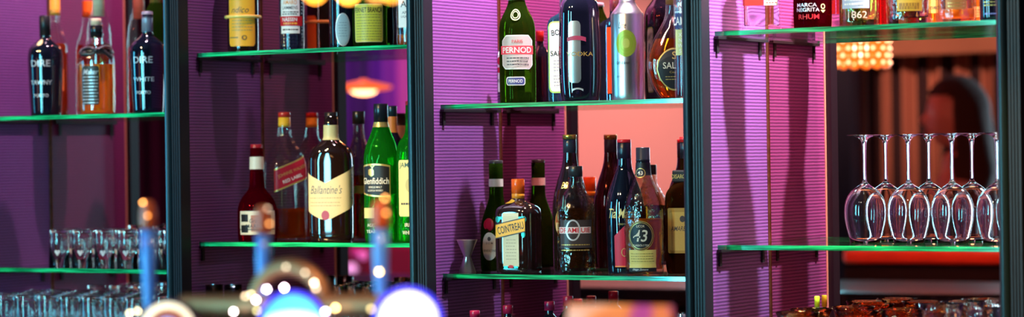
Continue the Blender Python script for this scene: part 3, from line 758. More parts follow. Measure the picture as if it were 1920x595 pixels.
b = Bottle('amaretto_bottle', 'square brown amaretto bottle with red cap and black collar lettered DISARONNO', 1286, .10, z, top=257, hw=36, shape=(1, 1, 5),
           prof=P_((0, 0), (0, 0), (.90, 0), (.90, 0), (.96, .02), (1, .10), (1, .48), (1, .55), (.94, .60, .9), (.62, .66, .5), (.36, .70, 0), (.26, .76, 0), (.25, .97, 0), (.25, .97, 0), (0, .97, 0)), glass=tinted('brown_molten_glass', (.25, .09, .02), (.06, .02, .005), .4, bumps=(60, .6)), twist=-10)
b.cap(9.8, .96, 1.0, plastic((.75, .02, .02)), name='cap_top'); b.cap(9.5, .84, .961, plastic((.02, .02, .03)))
bm = bmesh.new(); h = b.H; w = .0235
add_box(bm, -w, w, -w, w, .665 * h, .755 * h); o = link('collar', bm, BLACKP, b.root, smooth=False, bevel=.003)
L = Label(None, b.s, lift=w + .0005); L.text(GOLD, 'DISARONNO', 0, .71 * b.hp, 8, 44, bold=.03); L.done('collar_lettering', b.root)
L = b.L(); hp = b.hp; L.rect(paper((.45, .30, .05)), -28, 30, .15 * hp, .48 * hp, 2); L.rect(paper((.62, .46, .10)), -24, 26, .17 * hp, .45 * hp, 2); L.text(DKTXT, 'AMARETTO', 0, .33 * hp, 9, 44, shear=.3); L.ell(DKTXT, 0, .40 * hp, 5, 6); L.done('label', b.root)

# jigger
x = along(876, -.20, 480); t = thing('jigger', 'hourglass shaped steel measuring jigger at the left end of the shelf', 'jigger', (x, -.20, z + .0004))
s_ = depth_of(x, -.2) / FPX
bm = bmesh.new()
add_lathe(bm, [(.0, .034), (.006, .034), (.017, .001), (.018, 0), (.0175, .0), (.0188, .0), (.0078, .033), (.0078, .035), (.022, .0695), (.0225, .070), (.021, .070), (.0065, .037), (0, .037)], 40)
link('jigger_cups', bm, M_STEEL, t); t.scale = (1, 1, 1)

# ================================================================== BAY 4, upper shelf
z = SHELF_B[0]
b = Bottle('tequila_bottle', 'squared clear tequila bottle with red and white label, left end of its shelf', 1427, .17, z, H=.25, hw=37, shape=(1, .8, 6),
           prof=P_((0, 0), (0, 0), (.96, 0), (.96, 0), (1, .015), (1, .62), (1, .66), (.7, .74, .6), (.38, .80, 0), (.36, .96, 0), (.36, .96, 0), (0, .96, 0)), glass=M_SHELL, inner=True, liquid=LIQ_CLEAR, level=.6, thick=.004, foot=.012)
b.cap(14, .86, 1.0, plastic((.5, .02, .02)))
L = b.L(); L.rect(paper((.50, .02, .015)), -35, 4, 47, 90); L.rect(paper((.75, .62, .50)), 5, 30, 47, 90); L.lines(REDP, 8, 28, [52, 57], 1.5, 3); L.done('label', b.root)
b = Bottle('rum_bottle', 'dark red rum bottle with pale embossed lettering and small diamond badge', 1523, .17, z, H=.27, hw=36, prof=BORDEAUX, glass=tinted('dark_ruby_glass', (.32, .01, .015), (.05, .0, .004), .5, bumps=(45, .3)))
b.cap(12, .85, 1.0, plastic((.02, .02, .02)))
L = b.L(); L.text(SILV, 'MARCA', -12, 44, 7, 40, bold=.02); L.text(SILV, 'NEGRITA', -10, 35, 7, 46, bold=.02); L.text(paper((.75, .7, .3)), 'O', 20, 41, 10, 9, bold=.03)
L.strip(paper((.7, .65, .25)), 15, 25, lambda u: 34 + 0 * u, lambda u: 29 + abs(u - 20)); L.text(REDP, 'RHUM', -8, 22, 9, 40, bold=.02); L.done('lettering', b.root)
b = Bottle('white_rum_bottle', 'clear rum bottle embossed with the year 1862 and greenish base', 1610, .17, z, H=.27, hw=37, prof=BORDEAUX, glass=sheetglass('greenish_clear_glass', (.86, .95, .55), .03, (1, 1, .8), (60, .5), .07), inner=True, liquid=LIQ_CLEAR, level=.5, foot=.014, thick=.004)
b.cap(12, .85, 1.0, plastic((.5, .5, .5)))
L = b.L(); L.rect(paper((.40, .48, .60)), -36, 20, 34, 80); L.lines(WHITE, -30, 10, [42, 50], 3, 3); L.text(paper((.75, .62, .5)), '1862', -3, 22, 13, 36, bold=.0); L.done('label', b.root)
b = Bottle('red_bottle', 'very slim dark red bottle right of the clear bottle embossed 1862', 1654, .08, z, H=.28, hw=11, prof=BORDEAUX, glass=LIQ_RED)
b.cap(6, .85, 1.0, plastic((.02, .02, .02)))
b = Bottle('golden_rum_bottle', 'clear thick based bottle with gold striped label, centre right of the highest shelf', 1703, .165, z, H=.25, hw=42, prof=BORDEAUX, glass=M_SHELLB, inner=True, liquid=LIQ_CLEAR, level=.5, foot=.016, thick=.004)
b.cap(14, .85, 1.0, plastic((.02, .02, .02)))
L = b.L(); L.rect(paper((.80, .48, .05)), -22, 26, 25, 80); L.lines(paper((.4, .2, .03)), -18, 22, [31, 37], 6, 3); L.done('label', b.root)
b = Bottle('squat_gin_bottle', 'squat clear bottle with heavy rounded foot and orange reflections', 1792, .175, z, H=.22, hw=38, prof=BORDEAUX, glass=M_SHELLB, inner=True, liquid=LIQ_GOLD, level=.12, foot=.010, thick=.004)
b.cap(14, .85, 1.0, plastic((.3, .15, .05)))
L = b.L(); L.rect(paper((.55, .22, .06)), -20, 20, 24, 70, 3); L.lines(GOLD, -16, 16, [30, 36], 2, 3); L.done('label', b.root)
b = Bottle('gold_label_bottle', 'slim clear bottle with yellow label between the two heavy clear bottles', 1752, .09, z, H=.27, hw=18, prof=BORDEAUX, glass=M_SHELL, inner=True, liquid=LIQ_GOLD, level=.5)
b.cap(8, .85, 1.0, plastic((.3, .15, .05)))
L = b.L(); L.rect(paper((.80, .50, .10)), -12, 12, 24, 80); L.text(DKTXT, 'ORO', 0, 34, 6); L.done('label', b.root)
b = Bottle('orange_label_bottle', 'small bottle with orange label in front of the dark bottle by the right post', 1833, .07, z, H=.26, hw=16, prof=BORDEAUX, glass=M_SHELL, inner=True, liquid=LIQ_GOLD, level=.5)
b.cap(8, .85, 1.0, plastic((.3, .15, .05)))
L = b.L(); L.rect(paper((.75, .25, .06)), -10, 12, 14, 34); L.lines(paper((.4, .08, .02)), -8, 10, [18, 23, 28], 1.2, 3); L.done('label', b.root)
b = Bottle('dark_bottle', 'dark blue black bottle at the right end of the highest shelf', 1862, .17, z, H=.28, hw=26, prof=BORDEAUX, glass=M_BLACKG)
b.cap(9, .85, 1.0, plastic((.02, .02, .02)))
L = b.L(); L.lines(paper((.3, .35, .1)), -20, 16, [30, 36], 2.5, 5); L.lines(paper((.2, .3, .7)), -18, 14, [14], 2, 6); L.done('lettering', b.root)

# ================================================================== glasses
def dup(root, loc, rz, label, group):
    r = root.copy(); C.objects.link(r); r.location = loc; r.rotation_euler = (0, 0, rz); r['label'] = label; r['group'] = group
    for ch in list(root.children):
        c = ch.copy(); C.objects.link(c); c.parent = r
    return r

def one_mesh(name, prof, m, seg=40, it=1, lab=None, cat='glass', group=None):
    bm = bmesh.new(); add_lathe(bm, chaikin(prof, it), seg)
    o = link(name, bm, m); return o

# wine glasses, upside down on the middle shelf of bay 4  (bowl, stem, foot are parts)
z = SHELF_B[1]
H = .2155; s_ = 5.03 / FPX

def wine_root(label, loc):
    t = thing('wine_glass', label, 'wine glass', loc, 0, None)
    bm = bmesh.new()
    T = .0011
    outer = [(.0305, 0), (.0345, .018), (.0400, .040), (.0418, .060), (.0400, .080), (.0320, .098), (.0180, .110), (.0075, .1165), (.0045, .1215)]
    inner = [(.0305 - T, 0), (.0345 - T, .018), (.0400 - T, .040), (.0418 - T, .060), (.0400 - T, .079), (.0320 - T, .0965), (.0175, .1075), (.006, .1120), (0, .1130)]
    pr = chaikin([(0, .1130)] + inner[::-1][1:] + [inner[0]] , 1)
    po = chaikin(outer + [(.0036, .127), (.0034, .150), (.0034, .180), (.0045, .2005), (.0090, .2085), (.0200, .2125), (.0340, .2140), (.0345, .2147), (.0340, .2152), (.0150, .2148), (0, .2140)], 2)
    add_lathe(bm, pr + po, 48)
    return t, link('bowl_and_stem', bm, M_CLEAR, t)
t0, _ = wine_root('', (0, 0, 0))
front = [(1622, 'leftmost of the four upturned wine glasses on the glass shelf'), (1704, 'second from the left of the four upturned wine glasses'),
         (1786, 'third from the left of the four upturned wine glasses'), (1871, 'upturned wine glass at the right end of the row, half behind the post')]
first = True
for lst, dep in ((front, .054),):
    for px, lb in lst:
        loc = (along(px, -dep, 400), -dep, z + .0004)
        if first:
            t0.location = loc; t0['label'] = lb; t0['group'] = 'upturned wine glasses'; first = False
        else: dup(t0, loc, 0, lb, 'upturned wine glasses')

def tumbler_mesh(name, r, h, m, flare=1.0, T=.002, upside=True, foot=.008):
    """r at the rim"""
    rb = r * flare
    pr = [(0, 0), (0, 0), (rb - .006, 0), (rb - .001, .0015), (rb, .007), (r, h), (r, h), (r - T, h), (r - T, h), (rb - T, foot + .003), (rb - T - .003, foot), (0, foot), (0, foot)]
    if upside: pr = [(q[0], h - q[1]) for q in pr][::-1]
    bm = bmesh.new(); add_lathe(bm, chaikin(pr, 1), 36)
    return bm
# bay 1 lower shelf: small mugs upside down with a printed heart
z = SHELF_A[1]
rows = [('front', .21), ('back', .12)]
proto = None; ordn = ['leftmost', 'second from left', 'third from left', 'fourth from left', 'fifth from left', 'sixth from left']
for ri, (rw, dep) in enumerate(rows):
    for i in range(6):
        px = 111 + 42.5 * i + ri * 26
        if px > 340: continue
        loc = (along(px, -dep, 460), -dep, z + .0004)
        lb = '%s of the %s row of upturned tumblers with a printed heart' % (ordn[i], rw)
        if proto is None:
            proto = thing('tumbler', lb, 'tumbler', loc, .54, 'upturned tumblers on the low left shelf')
            link('tumbler_glass', tumbler_mesh('t', .0245, .090, M_CLEARB, .93), M_CLEARB, proto)
            bd = Body([(0, 0, 0), (.0245, 0, 0), (.0245, 0, 0), (.0228, .09, 0), (0, .09, 0)], it=1)
            L = Label(bd, .001); hm = mat('frosted_print', (.6, .6, .62), .5)
            L.strip(hm, -7, 7, lambda u: 38 + 4 * math.sqrt(max(0, 1 - ((abs(u) - 3.5) / 3.5) ** 2)), lambda u: 28 + abs(u) * 1.4, nu=20); L.done('printed_heart', proto)
        else: dup(proto, loc, .54, lb, 'upturned tumblers on the low left shelf')
# bay 1 worktop: rows of taller tumblers
bm = tumbler_mesh('t', .026, .140, M_CLEAR, .94)
me0 = link('highball_glass', bm, M_CLEAR)
k = 0
for r in range(4):
    dep = .30 - r * .065
    for i in range(8):
        x = along(4 + 41 * i + r * 9, -dep)
        if x > BAY[1] - .09 or x < BAY[0] + .035: continue
        loc = (x, -dep, WORK + .0004)
        o = me0 if k == 0 else me0.copy()
        if k: C.objects.link(o)
        o.location = loc; k += 1
        tag(o, 'clear highball glass standing upside down in the rows below the low left shelf', 'highball glass', 'highball glasses on the worktop at the left')
# bay 2 worktop: shot glasses and two small glasses
bm = bmesh.new(); add_lathe(bm, chaikin([(0, 0), (0, 0), (.013, 0), (.0145, .002), (.0175, .10), (.0175, .10), (.0160, .10), (.0160, .10), (.0130, .014), (0, .014), (0, .014)], 1), 28)
me0 = link('shot_glass', bm, M_CLEAR); k = 0
for r in range(5):
    dep = .30 - r * .052
    for i in range(9):
        px = 628 + 27 * i + r * 9
        x = along(px, -dep)
        if x > BAY[2] - .058: continue
        o = me0 if k == 0 else me0.copy()
        if k: C.objects.link(o)
        o.location = (x, -dep, WORK + .0704); k += 1
        tag(o, 'small slim shot glass in the packed rows behind the beer tap tower', 'shot glass', 'shot glasses behind the beer taps')
# a low riser carries the shot glasses
ris = boxo('glass_riser', BAY[1] + .18, BAY[2] - .04, -.325, -.06, WORK, WORK + .07, mat('brown_riser_wood', (.16, .07, .03), .4, grain=.3, gscale=40))
tag(ris, 'low brown wooden step under the rows of shot glasses', 'riser')
bm = tumbler_mesh('t', .020, .165, M_CLEAR, .9, upside=False)
me0 = link('slim_glass', bm, M_CLEAR)
for k, (px, lb) in enumerate(((402, 'slim empty glass standing alone on the dark worktop, left one of a pair'), (437, 'slim empty glass standing alone on the dark worktop, right one of a pair'))):
    o = me0 if k == 0 else me0.copy()
    if k: C.objects.link(o)
    x = along(px, -.22, 545); o.location = (x, -.22, WORK + .0004); tag(o, lb, 'glass', 'pair of slim glasses')
# bay 3 worktop: small bottles with red caps, a few tumblers
for px, tp, dep, lb in ((891, 583, .22, 'small dark mixer bottle with red cap under the jigger'), (953, 573, .18, 'small dark mixer bottle with red cap under the oval labelled bottle'),
                        (1031, 566, .14, 'small dark mixer bottle with red cap, third from the left'), (1066, 556, .10, 'small dark mixer bottle with red cap nearest the orange card')):
    b = Bottle('mixer_bottle', lb, px, dep, WORK, top=tp, hw=20, prof=BORDEAUX, glass=M_BLACKG, group='small mixer bottles on the worktop'); b.cap(9.5, .86, 1.0, plastic((.35, .01, .06)))
bm = tumbler_mesh('t', .030, .125, M_CLEAR, .9, upside=False)
me0 = link('tumbler', bm, M_CLEAR)
for k, (px, dep, lb) in enumerate(((1150, .25, 'clear tumbler on the dark worktop, left of three'), (1215, .18, 'clear tumbler on the dark worktop, middle of three'), (1272, .25, 'clear tumbler on the dark worktop beside the post'))):
    o = me0 if k == 0 else me0.copy()
    if k: C.objects.link(o)
    o.location = (along(px, -dep), -dep, WORK + .0004); tag(o, lb, 'tumbler', 'tumblers beside the post')
# bay 4 worktop: wide flared glasses
def flared(r, h, T=.0018):
    bm = bmesh.new()
    add_lathe(bm, chaikin([(0, 0), (0, 0), (.024, 0), (.026, .003), (.024, h * .25), (.027, h * .55), (r * .82, h * .86), (r, h), (r, h), (r - T, h + .0003), (r - T, h), (r * .82 - T, h * .87), (.027 - T, h * .56), (.024 - T, h * .26), (.018, .014), (0, .012), (0, .012)], 1), 44)
    return bm
me0 = link('flared_glass', flared(.043, .156), M_CLEARB); k = 0
for r in range(3):
    dep = .29 - r * .088
    for i in range(3):
        px = 1762 + 80 * i + r * 40
        x = along(px, -dep)
        if x > PITCH - .082: continue
        o = me0 if k == 0 else me0.copy()
        if k: C.objects.link(o)
        o.location = (x, -dep, WORK + .0004); k += 1
        tag(o, 'wide flared clear glass crowded with others under the wine glass shelf at the right', 'glass', 'flared glasses at the right post')
me0 = link('sundae_glass', flared(.043, .132), glassmat('peach_glass', (1, .72, .50), 0, 1.46, (90, .4))); k = 0
for i, (px, dep) in enumerate(((1520, .14), (1600, .05), (1495, .25), (1690, .09), (1692, .20), (1606, .17))):
    o = me0 if k == 0 else me0.copy()
    if k: C.objects.link(o)
    o.location = (along(px, -dep, 590), -dep, WORK + .0004); k += 1
    tag(o, 'low wide glass with peach coloured rim at the bottom beside the purple wall', 'glass', 'low peach rimmed glasses')
b = Bottle('green_capped_bottle', 'thin bottle with yellow green cap behind the low peach rimmed glasses', 1533, .018, WORK, top=556, hw=9, prof=BORDEAUX, glass=M_GREENDK); b.cap(5, .84, 1.0, plastic((.45, .65, .03)))

# ================================================================== back bar cabinet
cab = thing('back_bar_cabinet', 'black back bar with purple ribbed sides, tinted mirrors and slender reeded posts', 'bar cabinet', (0, 0, 0))
ZT = 2.66
def post_bm():
    bm = bmesh.new(); pts = []
    def arc(cx, r, n=8):
        for i in range(n + 1):
            t = PI - PI * i / n; pts.append((cx + r * math.cos(t), -.318 - r * math.sin(t)))
    arc(-.021, .0095)
    for g in (-.0095, -.0035, .0025, .0085): pts.extend([(g - .0012, -.3245), (g, -.3215), (g + .0012, -.3245)])
    pts.append((.0142, -.3245)); pts.append((.0150, -.3235)); pts.append((.0150, -.290)); pts.append((-.0330, -.290)); pts.append((-.0330, -.316)); pts.append((-.0305, -.318))
    lo = [bm.verts.new((x, y, WORK)) for x, y in pts]; hi = [bm.verts.new((x, y, ZT)) for x, y in pts]
    n = len(pts)
    for i in range(n):
        j = (i + 1) % n; f = bm.faces.new([lo[i], lo[j], hi[j], hi[i]]); f.material_index = 0 if i < 9 else 1
    bm.faces.new(lo[::-1]); bm.faces.new(hi)
    bmesh.ops.recalc_face_normals(bm, faces=bm.faces)
    return bm
for i in range(5):
    x0 = BAY[0] + PITCH * i
    o = link('post', post_bm(), [mat('worn_bead_lacquer', (.010, .022, .030), .30, metal=.25, coat=.3), mat('satin_black', (.008, .008, .014), .45)], cab, smooth=False); o.location = (x0, 0, 0)
    sp = boxo('side_panel', x0 - .018, x0, -.292, -.001, WORK, ZT, M_FAB, cab)
    boxo('corner_trim', x0 + .0002, x0 + .0035, -.0045, -.0006, WORK, ZT, mat('bronze_trim', (.28, .10, .05), .3, metal=.8, grain=.6, gscale=60), cab)
    boxo('edge_trim', x0 + .0002, x0 + .0025, -.2895, -.2855, WORK, ZT, mat('pale_gold_trim', (.8, .6, .4), .35, metal=.3), cab)
for i in range(4):
    boxo('mirror_panel', BAY[i] + .0005, BAY[i] + PITCH - .0185, 0, .005, WORK, ZT, M_MIR, cab)
boxo('back_board', BAY[0] - .03, BAY[3] + PITCH + .02, .006, .03, WORK, ZT, M_WOODD, cab)
boxo('cornice', BAY[0] - .06, BAY[3] + PITCH + .05, -.36, .03, ZT, ZT + .10, M_WOODD, cab, bevel=.01)
wt = boxo('worktop', BAY[0] - .06, BAY[3] + PITCH + .05, -.62, .03, WORK - .04, WORK - .0002, mat('black_worktop', (.012, .010, .014), .25, coat=.3, grain=.4, gscale=60), None, bevel=.004)
tag(wt, 'long black worktop running under the shelves and posts', 'worktop')
bc = thing('base_cabinet', 'dark base cabinet under the black worktop', 'cabinet', (0, 0, 0))
boxo('cabinet_body', BAY[0] - .05, BAY[3] + PITCH + .04, -.58, .02, .0005, WORK - .0405, M_WOODD, bc)
for i in range(4):
    boxo('cabinet_door', BAY[i] + .01, BAY[i] + PITCH - .01, -.600, -.5805, .10, WORK - .08, M_WOODD, bc, bevel=.004)
# shelves and wall brackets
names = ['far left bay', 'second bay from the left', 'third bay from the left', 'right hand bay']
for i in range(4):
    hi, lo = (SHELF_A if i in (0, 2) else SHELF_B)
    for zz, w in ((hi, 'upper'), (lo, 'lower')):
        bm = bmesh.new(); th = .0092
        fs = add_box(bm, BAY[i] + .0045, BAY[i] + PITCH - .024, -.247, -.003, zz - th, zz)
        fs[2].material_index = 1
        sh = link('glass_shelf', bm, [M_SHEET, M_EDGE], None, smooth=False)
        tag(sh, '%s green edged glass shelf of the %s, between two black posts' % (w, names[i]), 'glass shelf')
        for sx, xx in ((1, BAY[i] + .001), (-1, BAY[i] + PITCH - .0190)):
            bm = bmesh.new(); a, c = (xx, xx + .010 * sx) if sx > 0 else (xx - .010, xx)
            add_box(bm, a, c, -.244, -.012, zz - th - .0055, zz - th - .0002)
            bb = .003 * sx; a2, c2 = min(xx, xx + bb), max(xx, xx + bb)
            for yy in (-.236, -.040): add_box(bm, a2, c2, yy, yy + .009, zz - th - .034, zz - th - .0055)
            link('shelf_bracket', bm, mat('black_bracket', (.01, .008, .012), .5), cab, smooth=False)

# ================================================================== beer taps in the foreground
YB = -2.07
def tapx(px): return along(px, YB)
fz = zat(tapx(550), YB, 568)
BARZ = 1.06
tower = thing('beer_tap_tower', 'brassy beer tap tower with three lit round badges and handles coloured by blue reflections, blurred in front', 'beer tap', (tapx(548), YB, BARZ))
def loc(px, py, y=YB):
    x = along(px, y, py); return Vector((x, y, zat(x, y, py))) - tower.location
def tube(name, pts, r, m, parent, seg=16, caps=True):
    cu = bpy.data.curves.new(name, 'CURVE'); cu.dimensions = '3D'; sp = cu.splines.new('POLY'); sp.points.add(len(pts) - 1)
    for q, p in zip(sp.points, pts): q.co = (*p, 1)
    cu.bevel_depth = r; cu.bevel_resolution = 4; cu.use_fill_caps = caps
    o = bpy.data.objects.new(name, cu); C.objects.link(o)
    dg = bpy.context.evaluated_depsgraph_get(); dg.update(); me = bpy.data.meshes.new_from_object(o.evaluated_get(dg)); bpy.data.objects.remove(o)
    me.materials.clear()
    return link(name, me, m, parent)
# cross pipe
a = loc(345, 574); c = loc(800, 574)
tube('cross_pipe', [a, c], .016, M_BRASS, tower)
# raised hoop behind the middle badge
cc = loc(545, 572); tube('hoop', [cc + Vector((.056 * math.cos(PI * i / 16), 0, .050 * math.sin(PI * i / 16))) for i in range(17)], .012, M_BRASS, tower)
tube('column', [(loc(330, 574).x + .03, 0, 0), (loc(330, 574).x + .03, 0, loc(330, 574).z)], .018, M_BRASS, tower)
tube('column', [(loc(790, 574).x - .02, 0, 0), (loc(790, 574).x - .02, 0, loc(790, 574).z)], .018, M_BRASS, tower)
tube('column', [(0, 0, 0), (0, 0, cc.z)], .024, M_BRASS, tower)
bm = bmesh.new(); add_box(bm, -.20, .16, -.05, .05, 0, .012); link('base_plate', bm, M_BRASS, tower, smooth=False, bevel=.003)
facing = math.atan2(CAM.x - tower.location.x, -(CAM.y - tower.location.y))
def badge(px, py, rpx, face_cols, rim):
    y = YB - .035; p = loc(px, py, y); r = rpx * 3.4 / FPX
    bm = bmesh.new(); add_lathe(bm, [(0, -.015), (r * .9, -.015), (r, -.008), (r, .004), (r * .93, .008), (r * .90, .0055), (0, .0055)], 48)
    ho = link('badge_housing', bm, rim, tower); ho.location = p; ho.rotation_euler = (PI / 2, 0, facing)
    zz = .0056
    for rr, m, nm in face_cols:
        bm = bmesh.new(); add_lathe(bm, [(0, zz), (r * rr, zz), (r * rr, zz + .0008), (0, zz + .0008)], 40); zz += .0009
        link(nm, bm, m, ho)
    return ho
EM = lambda n, c, s: mat(n, c, .4, emit=c, es=s)
BLUE_RIM = EM('blue_led_rim', (.05, .05, 1.0), .8)
badge(315, 618, 57, [(.95, EM('cream_backlight', (1, .88, .62), .9), 'lit_ring'), (.68, EM('brown_backlight', (.40, .08, .02), .4), 'lit_disc'), (.42, EM('sky_backlight', (.35, .45, 1), .6), 'lit_centre')], mat('dark_rim', (.05, .02, .1), .3))
h2 = badge(548, 610, 63, [(.84, EM('white_backlight', (.80, .95, 1), .95), 'lit_face')], BLUE_RIM)
r = 63 * 3.4 / FPX
bm = bmesh.new()   # turquoise band across the top of the middle badge
N = 24; vs = []
for i in range(N + 1):
    t = math.radians(14 + 152 * i / N); vs.append((r * .83 * math.cos(t), r * .86 * math.sin(t)))
lo = [bm.verts.new((x, y, .0075)) for x, y in vs]; up = [bm.verts.new((x, r * .20 + .22 * r * math.sin(PI * i / N), .0075)) for i, (x, y) in enumerate(vs)]
for i in range(N): bm.faces.new([lo[i], lo[i + 1], up[i + 1], up[i]])
link('turquoise_band', bm, EM('turquoise_backlight', (.12, .75, .68), .8), h2, smooth=False)
h3 = badge(765, 603, 62, [(.85, EM('cool_white_backlight', (.85, .93, 1), 1.05), 'lit_face')], BLUE_RIM)
M_HANDLE = mat('handle_blue_reflection', (.10, .30, .85), .25, coat=.6); M_TIP = mat('orange_brown_tip', (.65, .10, .02), .3, coat=.5)  # blue light reflected in the chrome handles is put into their colour
for px, ytop, ybot in ((281, 376, 540), (496, 386, 536), (715, 376, 525)):
    a = loc(px, ybot + 50); q = loc(px, ytop + 55); tpp = loc(px, ytop)
    bm = bmesh.new(); hgt = q.z - a.z
    add_lathe(bm, chaikin([(0, 0), (0, 0), (.006, 0), (.007, .01), (.010, .05), (.0105, hgt), (.0105, hgt), (0, hgt)], 1), 24)
    hh = link('tap_handle', bm, M_HANDLE, tower); hh.location = a
    bm = bmesh.new(); th_ = tpp.z - q.z
    add_lathe(bm, chaikin([(0, 0), (0, 0), (.0105, 0), (.012, th_ * .3), (.011, th_ * .7), (.007, th_), (0, th_)], 2), 24)
    tt = link('handle_tip', bm, M_TIP, hh); tt.location = (0, 0, hgt + .0002)
    tube('tap_valve', [a + Vector((0, 0, .0)), Vector((a.x, .02, a.z - .03)), Vector((a.x, .06, a.z - .03)), Vector((a.x, .065, a.z - .07))], .007, M_CHROME, tower)
# glowing beads added in place of highlights glinting on the tower's metal
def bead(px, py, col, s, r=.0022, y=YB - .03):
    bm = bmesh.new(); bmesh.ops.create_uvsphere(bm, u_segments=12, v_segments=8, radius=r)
    o = link('glint_bead', bm, EM('bead_%d_%d' % (px, py), col, s), tower); o.location = loc(px, py, y)
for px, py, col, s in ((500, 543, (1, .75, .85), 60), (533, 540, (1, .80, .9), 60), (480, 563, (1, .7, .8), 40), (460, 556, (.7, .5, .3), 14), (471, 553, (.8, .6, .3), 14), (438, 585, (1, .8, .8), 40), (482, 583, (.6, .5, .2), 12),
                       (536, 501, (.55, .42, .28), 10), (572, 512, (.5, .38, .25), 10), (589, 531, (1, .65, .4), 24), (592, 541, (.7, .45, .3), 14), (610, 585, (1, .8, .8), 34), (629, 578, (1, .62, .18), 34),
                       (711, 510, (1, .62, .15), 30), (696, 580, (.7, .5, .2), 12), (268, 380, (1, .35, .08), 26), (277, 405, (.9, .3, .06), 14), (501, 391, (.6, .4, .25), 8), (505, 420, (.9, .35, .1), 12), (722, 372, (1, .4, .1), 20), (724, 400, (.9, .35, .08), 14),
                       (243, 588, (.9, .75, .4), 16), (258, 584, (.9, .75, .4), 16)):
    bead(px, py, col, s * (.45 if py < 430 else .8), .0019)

# bar counter (customer side), menu card
bar = thing('bar_counter', 'long dark bar counter the beer taps stand on', 'bar counter', (-1.0, -2.2, 0))
boxo('counter_top', -3.2, 2.6, -.30, .32, BARZ - .05, BARZ - .0003, M_WOODD, bar, bevel=.01)
boxo('counter_front', -3.1, 2.5, -.20, .22, .0005, BARZ - .0505, M_WOODD, bar)
bm = bmesh.new(); y = YB; xa, xb = along(1062, y), along(1258, y); zt = zat((xa + xb) / 2, y, 572)
crd = thing('menu_card', 'blurred orange and pink menu card standing on the bar in front', 'menu card', ((xa + xb) / 2, y, BARZ), 0)
w = (xb - xa) / 2; hh = zt - BARZ
bm = bmesh.new()
v = [bm.verts.new(p) for p in ((-w, -.05, 0), (w, -.05, 0), (w, 0, hh), (-w, 0, hh), (-w, .05, 0), (w, .05, 0))]
bm.faces.new([v[0], v[1], v[2], v[3]]); bm.faces.new([v[3], v[2], v[5], v[4]])
m, nt, pb, out = newmat('printed_card')
tc = nt.nodes.new('ShaderNodeTexCoord'); n = nt.nodes.new('ShaderNodeTexNoise'); n.inputs['Scale'].default_value = 22; n.inputs['Detail'].default_value = 0
r = nt.nodes.new('ShaderNodeValToRGB'); e = r.color_ramp.elements; e[0].position = .33; e[0].color = (.45, .02, .25, 1); e[1].position = .7; e[1].color = (.85, .50, .42, 1)
for p_, c_ in ((.42, (.75, .14, .02)), (.52, (.90, .26, .02)), (.58, (.90, .33, .15))):
    q = e.new(p_); q.color = (*c_, 1)
nt.links.new(tc.outputs['Object'], n.inputs['Vector']); nt.links.new(n.outputs['Fac'], r.inputs['Fac']); nt.links.new(r.outputs['Color'], pb.inputs['Base Color'])
o = link('folded_card', bm, m, crd, smooth=False); so = o.modifiers.new('thick', 'SOLIDIFY'); so.thickness = .0015

# bulbs hanging low over the bar, close to the lens
yb = -2.95
x0, x1 = along(575, yb), along(745, yb)
pen = thing('pendant_light', 'row of small warm bulbs hanging over the bar at the top edge', 'pendant light', ((x0 + x1) / 2, yb, zat(x0, yb, -60)))
bm = bmesh.new(); add_box(bm, -(x1 - x0) / 2 - .02, (x1 - x0) / 2 + .02, -.012, .012, 0, .015); link('lamp_bar', bm, M_POST, pen, smooth=False)
for s in (-1, 1): tube('cord', [(s * .04, 0, .015), (s * .04, 0, 2.80 - pen.location.z)], .002, M_POST, pen, caps=True)
for px, py, s, col in ((590, -15, 20, (1, .33, .03)), (653, -15, 26, (1, .38, .04)), (705, -17, 8, (1, .40, .08)), (735, -17, 12, (1, .36, .04))):
    x = along(px, yb, py); bm = bmesh.new(); bmesh.ops.create_uvsphere(bm, u_segments=16, v_segments=10, radius=.0042)
    o = link('bulb', bm, EM('warm_bulb_%d' % px, col, s), pen); o.location = (x - pen.location.x, 0, zat(x, yb, py) - pen.location.z)
    tube('bulb_stem', [(o.location.x, 0, o.location.z + .003), (o.location.x, 0, .002)], .002, M_POST, pen)

# ================================================================== the room (seen in the mirrors)
CEIL = 2.85
def slab(name, x0, x1, y0, y1, z0, z1, m): return struct(boxo(name, x0, x1, y0, y1, z0, z1, m))
slab('floor', -9, 4.2, -8, .3, -.05, 0, mat('dark_floor_boards', (.05, .03, .03), .4, grain=.3, gscale=8))
slab('ceiling', -9, 4.2, -8, .3, CEIL, CEIL + .05, mat('dim_plaster', (.12, .06, .09), .8, grain=.1, gscale=5))
slab('wall_back', -9, 4.2, .2, .3, 0, CEIL, mat('dark_plum_paint', (.05, .015, .05), .6, grain=.2, gscale=5))
slab('wall_right', 4.1, 4.2, -8, .3, 0, CEIL, mat('dark_plum_paint'))
slab('wall_left', -9, -8.9, -8, .3, 0, CEIL, mat('dark_plum_paint'))
slab('wall_front', -9, 4.2, -8, -7.9, 0, CEIL, mat('dark_plum_paint'))

# salmon painted wall panel (third bay)
D = 5.0
p0 = beyond(1010, 0, D); p1 = beyond(1390, 0, D); zb = beyond(1170, 484, D).z
pn = boxo('partition_panel', p0.x, p1.x, -D - .08, -D, .0005, CEIL - .002, mat('plum_dado', (.02, .008, .03), .5)); pn.name = 'trim_1'; struct(pn)
up = boxo('trim_2', p0.x, p1.x, -D - .002 + .0, -D + .012, zb, CEIL - .002, mat('salmon_paint', (.68, .44, .38), .7, grain=.03, gscale=6)); struct(up)
